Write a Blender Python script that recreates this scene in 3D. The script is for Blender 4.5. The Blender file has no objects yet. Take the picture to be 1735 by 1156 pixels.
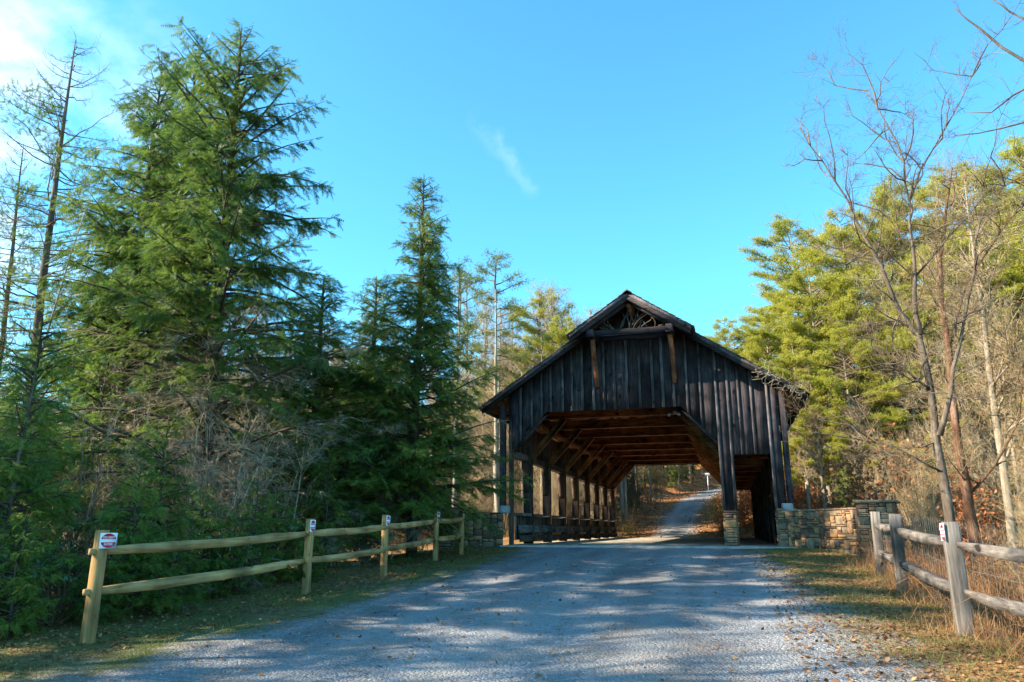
import bpy, math, random
import numpy as np
from mathutils import Vector, Matrix

random.seed(7)
rng = np.random.default_rng(7)
S = bpy.context.scene
COL = S.collection
R = math.radians

# ------------------------------------------------------------------ camera, sky, sun, exposure
cam_d = bpy.data.cameras.new('camera')
cam_d.sensor_width = 36.0
cam_d.lens = 1258.0 / 1735.0 * 36.0
cam_d.clip_start = 0.05
cam_d.clip_end = 3000
cam = bpy.data.objects.new('camera', cam_d)
COL.objects.link(cam)
cam.location = (0, 0, 1.55)
cam.rotation_euler = (R(90 + 14.229), 0, R(15.81))
S.camera = cam

SUN_EL = 31.5
SUN_BACK = 26.0            # degrees the sun stands behind the -X axis
sx, sy, sz = (-math.cos(R(SUN_BACK)) * math.cos(R(SUN_EL)), -math.sin(R(SUN_BACK)) * math.cos(R(SUN_EL)), math.sin(R(SUN_EL)))
sun_d = bpy.data.lights.new('sun', 'SUN')
sun_d.energy = 5.0
sun_d.angle = R(0.5)
sun_d.color = (1.0, 0.87, 0.68)
sun = bpy.data.objects.new('sun', sun_d)
COL.objects.link(sun)
sun.rotation_euler = Vector((sx, sy, sz)).to_track_quat('Z', 'Y').to_euler()

W = bpy.data.worlds.new('World')
S.world = W
W.use_nodes = True
wn, wl = W.node_tree.nodes, W.node_tree.links
wn.clear()
wout = wn.new('ShaderNodeOutputWorld')
wbg = wn.new('ShaderNodeBackground')
wbg.inputs['Strength'].default_value = 0.098
sky = wn.new('ShaderNodeTexSky')
sky.sky_type = 'NISHITA'
sky.sun_disc = False
sky.sun_elevation = R(SUN_EL)
sky.sun_rotation = math.atan2(sx, sy)
sky.air_density = 1.0
sky.dust_density = 0.3
sky.ozone_density = 2.0
tint = wn.new('ShaderNodeMix'); tint.data_type = 'RGBA'; tint.blend_type = 'MULTIPLY'
tint.inputs['Factor'].default_value = 1.0
tint.inputs['B'].default_value = (0.54, 1.27, 1.40, 1)
wl.new(sky.outputs['Color'], tint.inputs['A'])
tc = wn.new('ShaderNodeTexCoord')
WISP = ((-0.283, 0.803, 0.525), (-0.213, 0.880, 0.424))
# broken white cloud low in the left of the view and a thin wisp in the middle: noise over the sky's own direction
def cloud_mask(direction, lo, hi, seed, scale, n0, n1, stretch=(1, 1, 1.6)):
    dot = wn.new('ShaderNodeVectorMath'); dot.operation = 'DOT_PRODUCT'
    dot.inputs[1].default_value = Vector(direction).normalized()
    wl.new(tc.outputs['Generated'], dot.inputs[0])
    mr = wn.new('ShaderNodeMapRange'); mr.interpolation_type = 'SMOOTHSTEP'
    mr.inputs['From Min'].default_value = lo; mr.inputs['From Max'].default_value = hi
    wl.new(dot.outputs['Value'], mr.inputs['Value'])
    mp = wn.new('ShaderNodeMapping'); mp.inputs['Location'].default_value = (seed, seed * 2, 0); mp.inputs['Scale'].default_value = stretch
    wl.new(tc.outputs['Generated'], mp.inputs['Vector'])
    nz = wn.new('ShaderNodeTexNoise'); nz.inputs['Scale'].default_value = scale; nz.inputs['Detail'].default_value = 9; nz.inputs['Roughness'].default_value = 0.58
    wl.new(mp.outputs['Vector'], nz.inputs['Vector'])
    m2 = wn.new('ShaderNodeMapRange'); m2.interpolation_type = 'SMOOTHSTEP'
    m2.inputs['From Min'].default_value = n0; m2.inputs['From Max'].default_value = n1
    wl.new(nz.outputs['Fac'], m2.inputs['Value'])
    mu = wn.new('ShaderNodeMath'); mu.operation = 'MULTIPLY'
    wl.new(mr.outputs['Result'], mu.inputs[0]); wl.new(m2.outputs['Result'], mu.inputs[1])
    return mu.outputs['Value']
c1 = cloud_mask((-0.90, 0.36, 0.30), 0.86, 0.99, 1.3, 4.5, 0.40, 0.70)
def streak(p, q, width, seed):
    p = Vector(p).normalized(); q = Vector(q).normalized(); nrm_ = p.cross(q).normalized(); mid_ = (p + q).normalized()
    nz = wn.new('ShaderNodeTexNoise'); nz.inputs['Scale'].default_value = 16; nz.inputs['Detail'].default_value = 8; nz.inputs['Roughness'].default_value = .62
    ad = wn.new('ShaderNodeVectorMath'); ad.operation = 'ADD'; ad.inputs[1].default_value = (seed, 0, seed)
    wl.new(tc.outputs['Generated'], ad.inputs[0]); wl.new(ad.outputs['Vector'], nz.inputs['Vector'])
    d = wn.new('ShaderNodeVectorMath'); d.operation = 'DOT_PRODUCT'; d.inputs[1].default_value = nrm_; wl.new(tc.outputs['Generated'], d.inputs[0])
    sh = wn.new('ShaderNodeMath'); sh.operation = 'MULTIPLY_ADD'; sh.inputs[1].default_value = .07; sh.inputs[2].default_value = -.035; wl.new(nz.outputs['Fac'], sh.inputs[0])
    su = wn.new('ShaderNodeMath'); su.operation = 'ADD'; wl.new(d.outputs['Value'], su.inputs[0]); wl.new(sh.outputs['Value'], su.inputs[1])
    ab = wn.new('ShaderNodeMath'); ab.operation = 'ABSOLUTE'; wl.new(su.outputs['Value'], ab.inputs[0])
    m1 = wn.new('ShaderNodeMapRange'); m1.interpolation_type = 'SMOOTHSTEP'; m1.inputs['From Min'].default_value = width; m1.inputs['From Max'].default_value = 0; wl.new(ab.outputs['Value'], m1.inputs['Value'])
    d2 = wn.new('ShaderNodeVectorMath'); d2.operation = 'DOT_PRODUCT'; d2.inputs[1].default_value = mid_; wl.new(tc.outputs['Generated'], d2.inputs[0])
    c_ = p.dot(mid_)
    m2 = wn.new('ShaderNodeMapRange'); m2.interpolation_type = 'SMOOTHSTEP'; m2.inputs['From Min'].default_value = c_; m2.inputs['From Max'].default_value = 1 - (1 - c_) * .4; wl.new(d2.outputs['Value'], m2.inputs['Value'])
    m3 = wn.new('ShaderNodeMapRange'); m3.inputs['From Min'].default_value = .35; m3.inputs['From Max'].default_value = .7; wl.new(nz.outputs['Fac'], m3.inputs['Value'])
    a1 = wn.new('ShaderNodeMath'); a1.operation = 'MULTIPLY'; wl.new(m1.outputs['Result'], a1.inputs[0]); wl.new(m2.outputs['Result'], a1.inputs[1])
    a2 = wn.new('ShaderNodeMath'); a2.operation = 'MULTIPLY'; wl.new(a1.outputs['Value'], a2.inputs[0]); wl.new(m3.outputs['Result'], a2.inputs[1])
    return a2.outputs['Value']
c2 = streak(WISP[0], WISP[1], 0.02, 3.1) if True else cloud_mask((-0.252, 0.841, 0.479), 0.9965, 0.9998, 2.2, 12.0, 0.42, 0.80, (1.8, 1, 1.2))
mxc = wn.new('ShaderNodeMath'); mxc.operation = 'MAXIMUM'
wl.new(c1, mxc.inputs[0])
half = wn.new('ShaderNodeMath'); half.operation = 'MULTIPLY'; half.inputs[1].default_value = 0.17
wl.new(c2, half.inputs[0]); wl.new(half.outputs['Value'], mxc.inputs[1])
cmix = wn.new('ShaderNodeMix'); cmix.data_type = 'RGBA'
cmix.inputs['B'].default_value = (6.0, 6.6, 7.2, 1)
wl.new(mxc.outputs['Value'], cmix.inputs['Factor'])
wl.new(tint.outputs['Result'], cmix.inputs['A'])
wl.new(cmix.outputs['Result'], wbg.inputs['Color'])
wl.new(wbg.outputs['Background'], wout.inputs['Surface'])

S.view_settings.view_transform = 'Standard'
S.view_settings.look = 'None'
S.view_settings.gamma = 1.0
S.view_settings.use_curve_mapping = False
S.view_settings.exposure = 1.68

# ------------------------------------------------------------------ materials
def mat(name, build, rough=0.85, spec=0.2, translucent=0.0, bump=None):
    m = bpy.data.materials.new(name)
    m.use_nodes = True
    n, l = m.node_tree.nodes, m.node_tree.links
    n.clear()
    out = n.new('ShaderNodeOutputMaterial')
    p = n.new('ShaderNodeBsdfPrincipled')
    p.inputs['Roughness'].default_value = rough
    p.inputs['Specular IOR Level'].default_value = spec
    col, hgt = build(n, l)
    if isinstance(col, tuple): p.inputs['Base Color'].default_value = (*col, 1)
    else: l.new(col, p.inputs['Base Color'])
    if hgt is not None:
        b = n.new('ShaderNodeBump'); b.inputs['Strength'].default_value = bump[0]; b.inputs['Distance'].default_value = bump[1]
        l.new(hgt, b.inputs['Height']); l.new(b.outputs['Normal'], p.inputs['Normal'])
    if translucent:
        t = n.new('ShaderNodeBsdfTranslucent')
        if isinstance(col, tuple): t.inputs['Color'].default_value = (*col, 1)
        else: l.new(col, t.inputs['Color'])
        mx = n.new('ShaderNodeMixShader'); mx.inputs['Fac'].default_value = translucent
        l.new(p.outputs['BSDF'], mx.inputs[1]); l.new(t.outputs['BSDF'], mx.inputs[2])
        l.new(mx.outputs['Shader'], out.inputs['Surface'])
    else:
        l.new(p.outputs['BSDF'], out.inputs['Surface'])
    return m

def ramp(n, stops, interp='LINEAR'):
    r = n.new('ShaderNodeValToRGB')
    e = r.color_ramp.elements
    r.color_ramp.interpolation = interp
    e[0].position = stops[0][0]; e[0].color = (*stops[0][1], 1)
    e[1].position = stops[-1][0]; e[1].color = (*stops[-1][1], 1)
    for p_, c in stops[1:-1]:
        x = e.new(p_); x.color = (*c, 1)
    return r
def pos_noise(n, l, scale, detail=4, rough=0.55, stretch=(1, 1, 1), dist=0.0):
    g = n.new('ShaderNodeNewGeometry')
    mp = n.new('ShaderNodeMapping'); mp.inputs['Scale'].default_value = stretch
    l.new(g.outputs['Position'], mp.inputs['Vector'])
    oi = n.new('ShaderNodeObjectInfo')
    ad = n.new('ShaderNodeVectorMath'); ad.operation = 'ADD'
    ml = n.new('ShaderNodeMath'); ml.operation = 'MULTIPLY'; ml.inputs[1].default_value = 37.0
    l.new(oi.outputs['Random'], ml.inputs[0])
    l.new(mp.outputs['Vector'], ad.inputs[0]); l.new(ml.outputs['Value'], ad.inputs[1])
    t = n.new('ShaderNodeTexNoise'); t.inputs['Scale'].default_value = scale; t.inputs['Detail'].default_value = detail
    t.inputs['Roughness'].default_value = rough; t.inputs['Distortion'].default_value = dist
    l.new(ad.outputs['Vector'], t.inputs['Vector'])
    return t.outputs['Fac']
def mixc(n, l, f, a, b, mode='MIX'):
    m = n.new('ShaderNodeMix'); m.data_type = 'RGBA'; m.blend_type = mode
    for s, v in (('Factor', f), ('A', a), ('B', b)):
        if isinstance(v, (int, float)): m.inputs[s].default_value = v
        elif isinstance(v, tuple): m.inputs[s].default_value = (*v, 1)
        else: l.new(v, m.inputs[s])
    return m.outputs['Result']
def math_(n, l, op, a, b=None, clamp=False):
    m = n.new('ShaderNodeMath'); m.operation = op; m.use_clamp = clamp
    for i, v in enumerate((a, b)):
        if v is None: continue
        if isinstance(v, (int, float)): m.inputs[i].default_value = v
        else: l.new(v, m.inputs[i])
    return m.outputs['Value']

def wood(dark, mid, light, axis, grain=9.0, var=0.5, knots=True):
    st = {'x': (0.06, 1, 1), 'y': (1, 0.06, 1), 'z': (1, 1, 0.06)}[axis]
    def b(n, l):
        f = pos_noise(n, l, grain * 3, 6, 0.65, st, 0.4)
        f2 = pos_noise(n, l, grain * 0.22, 3, 0.5)
        oi = n.new('ShaderNodeObjectInfo')
        r = ramp(n, [(0.34, dark), (0.48, mid), (0.68, light)])
        l.new(f, r.inputs['Fac'])
        v = math_(n, l, 'MULTIPLY_ADD', oi.outputs['Random'], var); n_ = v.node; n_.inputs[2].default_value = 1 - var / 2
        r2 = ramp(n, [(0.3, (0.5, 0.5, 0.5)), (0.7, (1.55, 1.48, 1.42))]); l.new(f2, r2.inputs['Fac'])
        c = mixc(n, l, 1.0, r.outputs['Color'], r2.outputs['Color'], 'MULTIPLY')
        cmb = n.new('ShaderNodeCombineColor')
        for k in range(3): l.new(v, cmb.inputs[k])
        c = mixc(n, l, 1.0, c, cmb.outputs['Color'], 'MULTIPLY')
        if knots:
            k = pos_noise(n, l, 6.0, 1, 0.3, tuple(1 if s == 1 else 0.55 for s in st))
            rk = ramp(n, [(0.70, (0, 0, 0)), (0.76, (1, 1, 1))]); l.new(k, rk.inputs['Fac'])
            c = mixc(n, l, rk.outputs['Color'], c, tuple(0.35 * q for q in dark))
        return c, f
    return b
M = {}
for ax in 'xyz':
    M['stain_' + ax] = mat('dark_stained_wood_' + ax, wood((0.015, 0.012, 0.015), (0.034, 0.028, 0.033), (0.066, 0.056, 0.062), ax, 9, 0.95), 0.8, 0.2, bump=(0.5, 0.006))
    M['inner_' + ax] = mat('brown_timber_' + ax, wood((0.09, 0.033, 0.011), (0.26, 0.105, 0.036), (0.38, 0.18, 0.07), ax, 8, 0.5), 0.75, 0.2, bump=(0.4, 0.006))
    M['rail_' + ax] = mat('pale_split_wood_' + ax, wood((0.21, 0.12, 0.042), (0.37, 0.225, 0.09), (0.47, 0.325, 0.16), ax, 7, 0.25), 0.85, 0.15, bump=(0.5, 0.008))
    M['grey_' + ax] = mat('weathered_grey_wood_' + ax, wood((0.06, 0.053, 0.049), (0.115, 0.103, 0.094), (0.20, 0.18, 0.16), ax, 7, 0.25), 0.9, 0.12, bump=(0.7, 0.01))
M['post_z'] = mat('weathered_brown_post', wood((0.022, 0.013, 0.010), (0.058, 0.036, 0.027), (0.12, 0.08, 0.06), 'z', 8, 0.5), 0.8, 0.2, bump=(0.4, 0.006))
M['post_y'] = mat('weathered_brown_beam', wood((0.03, 0.02, 0.014), (0.085, 0.055, 0.038), (0.15, 0.105, 0.075), 'y', 8, 0.5), 0.8, 0.2, bump=(0.4, 0.006))
M['batten'] = mat('weathered_batten_wood', wood((0.04, 0.035, 0.039), (0.08, 0.072, 0.078), (0.145, 0.133, 0.136), 'z', 10, 0.8), 0.85, 0.15, bump=(0.5, 0.006))
M['log'] = mat('red_brown_log', wood((0.11, 0.035, 0.015), (0.24, 0.085, 0.04), (0.34, 0.15, 0.08), 'z', 9, 0.3), 0.7, 0.25, bump=(0.5, 0.01))
M['shingle'] = mat('cedar_shingle', wood((0.05, 0.04, 0.036), (0.10, 0.085, 0.075), (0.17, 0.15, 0.13), 'x', 8, 0.2, False), 0.9, 0.1, bump=(0.5, 0.01))
M['deck'] = mat('dusty_deck_plank', wood((0.22, 0.19, 0.15), (0.32, 0.29, 0.24), (0.42, 0.38, 0.32), 'x', 8, 0.35), 0.9, 0.1, bump=(0.4, 0.006))

def island(n):
    return n.new('ShaderNodeNewGeometry').outputs['Random Per Island']
def leafmat(name, stops, clump=0.6, clump_scale=0.8, tr=0.3, rough=0.55, spec=0.3):
    def b(n, l):
        f = pos_noise(n, l, clump_scale, 3, 0.6)
        i = island(n)
        s = math_(n, l, 'MULTIPLY', i, 1 - clump)
        f2 = math_(n, l, 'SUBTRACT', f, 0.5); f3 = math_(n, l, 'MULTIPLY', f2, 2.4 * clump)
        f4 = math_(n, l, 'ADD', f3, clump * 0.5)
        t = math_(n, l, 'ADD', s, f4, True)
        r = ramp(n, stops); l.new(t, r.inputs['Fac'])
        return r.outputs['Color'], None
    return mat(name, b, rough, spec, tr)
M['hemlock'] = leafmat('hemlock_needles', [(0, (0.024, 0.055, 0.020)), (0.35, (0.065, 0.125, 0.026)), (0.65, (0.16, 0.23, 0.036)), (1, (0.28, 0.31, 0.06))], 0.6, 0.6, 0.45)
M['hemlock_low'] = leafmat('young_hemlock_needles', [(0, (0.045, 0.10, 0.028)), (0.5, (0.14, 0.23, 0.038)), (1, (0.29, 0.36, 0.065))], 0.5, 1.1, 0.5)
M['pine'] = leafmat('white_pine_needles', [(0, (0.20, 0.22, 0.03)), (0.5, (0.43, 0.41, 0.055)), (1, (0.60, 0.54, 0.10))], 0.5, 0.35, 0.45)
M['pine_dark'] = leafmat('dark_pine_needles', [(0, (0.07, 0.11, 0.035)), (0.5, (0.16, 0.20, 0.045)), (1, (0.32, 0.32, 0.08))], 0.5, 0.35, 0.4)
M['beech'] = leafmat('dry_beech_leaves', [(0, (0.17, 0.055, 0.025)), (0.5, (0.34, 0.12, 0.045)), (1, (0.50, 0.25, 0.10))], 0.4, 0.9, 0.35)
M['yellow_leaf'] = leafmat('yellow_shrub_leaves', [(0, (0.20, 0.15, 0.03)), (0.5, (0.36, 0.26, 0.05)), (1, (0.46, 0.34, 0.09))], 0.4, 0.9, 0.35)
M['rhodo'] = leafmat('rhododendron_leaves', [(0, (0.03, 0.075, 0.028)), (0.5, (0.06, 0.13, 0.045)), (1, (0.12, 0.21, 0.07))], 0.2, 2, 0.12, 0.32, 0.5)
M['litter'] = leafmat('fallen_leaf', [(0, (0.10, 0.045, 0.022)), (0.5, (0.24, 0.12, 0.055)), (1, (0.40, 0.24, 0.12))], 0.15, 1, 0.1, 0.8, 0.1)
M['grass'] = leafmat('verge_grass', [(0, (0.045, 0.085, 0.015)), (0.35, (0.10, 0.15, 0.03)), (0.6, (0.23, 0.21, 0.07)), (1, (0.36, 0.27, 0.13))], 0.6, 1.3, 0.3, 0.7, 0.15)
M['straw'] = leafmat('dry_stem', [(0, (0.15, 0.06, 0.028)), (0.5, (0.29, 0.14, 0.06)), (1, (0.46, 0.31, 0.16))], 0.35, 1.0, 0.15, 0.8, 0.1)
def bark(name, a, b_, c, sc=6):
    def b(n, l):
        f = pos_noise(n, l, sc, 6, 0.7, (1, 1, 0.22), 0.6)
        f2 = pos_noise(n, l, 0.7, 2, 0.5)
        r = ramp(n, [(0.3, a), (0.52, b_), (0.75, c)]); l.new(f, r.inputs['Fac'])
        r2 = ramp(n, [(0.3, (0.75, 0.75, 0.75)), (0.7, (1.2, 1.2, 1.2))]); l.new(f2, r2.inputs['Fac'])
        return mixc(n, l, 1.0, r.outputs['Color'], r2.outputs['Color'], 'MULTIPLY'), f
    return mat(name, b, 0.9, 0.1, bump=(0.8, 0.03))
M['bark_dark'] = bark('dark_hemlock_bark', (0.035, 0.026, 0.02), (0.08, 0.06, 0.045), (0.20, 0.17, 0.14))
M['bark_brown'] = bark('brown_bark', (0.05, 0.037, 0.028), (0.125, 0.096, 0.072), (0.26, 0.215, 0.165))
M['bark_red'] = bark('reddish_bark', (0.06, 0.028, 0.017), (0.15, 0.075, 0.045), (0.31, 0.22, 0.165))
M['bark_grey'] = bark('pale_grey_bark', (0.15, 0.12, 0.09), (0.28, 0.235, 0.175), (0.42, 0.37, 0.29))
M['twig_grey'] = leafmat('lichen_grey_twigs', [(0, (0.16, 0.13, 0.09)), (0.5, (0.32, 0.27, 0.185)), (1, (0.50, 0.44, 0.31))], 0.4, 1.5, 0.0, 0.9, 0.1)
M['twig_tan'] = leafmat('tan_twigs', [(0, (0.15, 0.10, 0.055)), (0.5, (0.32, 0.235, 0.13)), (1, (0.50, 0.39, 0.235))], 0.5, 0.3, 0.0, 0.9, 0.1)
M['twig_brown'] = leafmat('brown_twigs', [(0, (0.07, 0.045, 0.03)), (0.5, (0.16, 0.11, 0.07)), (1, (0.30, 0.22, 0.14))], 0.4, 1.0, 0.0, 0.9, 0.1)

def stone_b(n, l):
    f = pos_noise(n, l, 7, 6, 0.65)
    g = pos_noise(n, l, 2.2, 2, 0.5)
    oi = n.new('ShaderNodeObjectInfo')
    r = ramp(n, [(0.0, (0.14, 0.088, 0.06)), (0.16, (0.30, 0.19, 0.11)), (0.36, (0.19, 0.145, 0.105)), (0.52, (0.38, 0.22, 0.105)), (0.7, (0.28, 0.205, 0.135)), (0.86, (0.18, 0.105, 0.075))], 'CONSTANT')
    l.new(oi.outputs['Random'], r.inputs['Fac'])
    r2 = ramp(n, [(0.3, (0.6, 0.6, 0.62)), (0.7, (1.25, 1.2, 1.12))]); l.new(f, r2.inputs['Fac'])
    c = mixc(n, l, 1.0, r.outputs['Color'], r2.outputs['Color'], 'MULTIPLY')
    rg = ramp(n, [(0.5, (0, 0, 0)), (0.72, (1, 1, 1))]); l.new(g, rg.inputs['Fac'])
    k = math_(n, l, 'MULTIPLY', rg.outputs['Color'], 0.45)
    return mixc(n, l, k, c, (0.10, 0.10, 0.06)), f
M['stone'] = mat('field_stone', stone_b, 0.9, 0.15, bump=(0.7, 0.02))
M['mortar'] = mat('dark_mortar', lambda n, l: ((0.055, 0.048, 0.04), None), 0.95, 0.05)
M['slab'] = mat('concrete_slab', lambda n, l: ((lambda f, r: (l.new(f, r.inputs['Fac']), r.outputs['Color'])[1])(pos_noise(n, l, 5, 6, 0.6), ramp(n, [(0.3, (0.27, 0.26, 0.24)), (0.7, (0.42, 0.40, 0.37))])), None), 0.9, 0.15)
M['metal'] = mat('dark_metal', lambda n, l: ((0.03, 0.03, 0.032), None), 0.5, 0.4)
M['wire'] = mat('galvanised_wire', lambda n, l: ((0.2, 0.2, 0.2), None), 0.6, 0.3)
M['white'] = mat('white_paint', lambda n, l: ((0.78, 0.78, 0.80), None), 0.45, 0.4)
M['red'] = mat('red_sign_paint', lambda n, l: ((0.62, 0.02, 0.05), None), 0.45, 0.4)

def ground_b(n, l):
    at = n.new('ShaderNodeAttribute'); at.attribute_name = 'road'
    lf = n.new('ShaderNodeAttribute'); lf.attribute_name = 'leafy'
    n1 = pos_noise(n, l, 1.1, 5, 0.65); n2 = pos_noise(n, l, 7, 5, 0.7); n3 = pos_noise(n, l, 0.45, 2, 0.5)
    # crushed stone: cells of three sizes
    def cells(scale, stops):
        g = n.new('ShaderNodeNewGeometry')
        v = n.new('ShaderNodeTexVoronoi'); v.inputs['Scale'].default_value = scale; v.inputs['Randomness'].default_value = 1
        l.new(g.outputs['Position'], v.inputs['Vector'])
        sp = n.new('ShaderNodeSeparateColor'); l.new(v.outputs['Color'], sp.inputs['Color'])
        r = ramp(n, stops); l.new(sp.outputs[0], r.inputs['Fac'])
        return r.outputs['Color'], v.outputs['Distance']
    ca, da = cells(34, [(0, (0.10, 0.10, 0.105)), (0.45, (0.20, 0.20, 0.205)), (0.85, (0.29, 0.29, 0.29)), (1, (0.44, 0.44, 0.43))])
    cb, db = cells(85, [(0, (0.13, 0.13, 0.135)), (0.5, (0.215, 0.215, 0.22)), (1, (0.32, 0.32, 0.32))])
    grav = mixc(n, l, 0.5, ca, cb)
    # worn wheel tracks: paler fine dust along the way, loose stone between
    tr = pos_noise(n, l, 1.0, 3, 0.5, (0.95, 0.10, 1))
    rt = ramp(n, [(0.34, (0.68, 0.67, 0.67)), (0.5, (1.0, 1.0, 1.0)), (0.64, (1.28, 1.27, 1.25))]); l.new(tr, rt.inputs['Fac'])
    grav = mixc(n, l, 1.0, grav, rt.outputs['Color'], 'MULTIPLY')
    tkn = n.new('ShaderNodeAttribute'); tkn.attribute_name = 'track'
    tkm = math_(n, l, 'MULTIPLY', tkn.outputs['Fac'], math_(n, l, 'MULTIPLY_ADD', n1, 1.6), True)
    tkm = math_(n, l, 'MULTIPLY', tkm, 0.62)
    grav = mixc(n, l, tkm, grav, (0.30, 0.295, 0.285))
    rp = ramp(n, [(0.48, (0, 0, 0)), (0.70, (1, 1, 1))]); l.new(n1, rp.inputs['Fac'])
    kk = math_(n, l, 'MULTIPLY', rp.outputs['Color'], 0.5)
    grav = mixc(n, l, kk, grav, (0.27, 0.20, 0.14))
    # verge: soil, pine straw, moss and thin grass
    r1 = ramp(n, [(0.25, (0.055, 0.040, 0.026)), (0.42, (0.13, 0.085, 0.048)), (0.55, (0.20, 0.135, 0.07)), (0.72, (0.30, 0.20, 0.11))]); l.new(n2, r1.inputs['Fac'])
    mossr = ramp(n, [(0.36, (0, 0, 0)), (0.52, (1, 1, 1))]); l.new(n3, mossr.inputs['Fac'])
    mk = math_(n, l, 'MULTIPLY', mossr.outputs['Color'], 0.65)
    verge = mixc(n, l, mk, r1.outputs['Color'], (0.10, 0.125, 0.03))
    r2 = ramp(n, [(0.3, (0.13, 0.05, 0.023)), (0.5, (0.34, 0.15, 0.06)), (0.72, (0.52, 0.29, 0.13))]); l.new(n2, r2.inputs['Fac'])
    soil = mixc(n, l, lf.outputs['Fac'], verge, r2.outputs['Color'])
    a = math_(n, l, 'MULTIPLY', math_(n, l, 'SUBTRACT', n1, 0.5), 2.6)
    b = math_(n, l, 'MULTIPLY', math_(n, l, 'SUBTRACT', n2, 0.5), 1.4)
    d = math_(n, l, 'ADD', at.outputs['Fac'], math_(n, l, 'ADD', a, b))
    mr = n.new('ShaderNodeMapRange'); mr.inputs['From Min'].default_value = -0.35; mr.inputs['From Max'].default_value = 0.45
    l.new(d, mr.inputs['Value'])
    c = mixc(n, l, mr.outputs['Result'], soil, grav)
    h = math_(n, l, 'ADD', math_(n, l, 'MULTIPLY', da, -0.9), math_(n, l, 'MULTIPLY', db, -0.4))
    h = math_(n, l, 'ADD', h, n2)
    return c, h
M['ground'] = mat('gravel_and_verge', ground_b, 0.95, 0.08, bump=(0.8, 0.03))
def water_b(n, l):
    return (0.02, 0.035, 0.03), pos_noise(n, l, 2.5, 4, 0.6, (1, 0.4, 1))
M['water'] = mat('river_water', water_b, 0.12, 0.5, bump=(0.3, 0.03))

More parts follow.
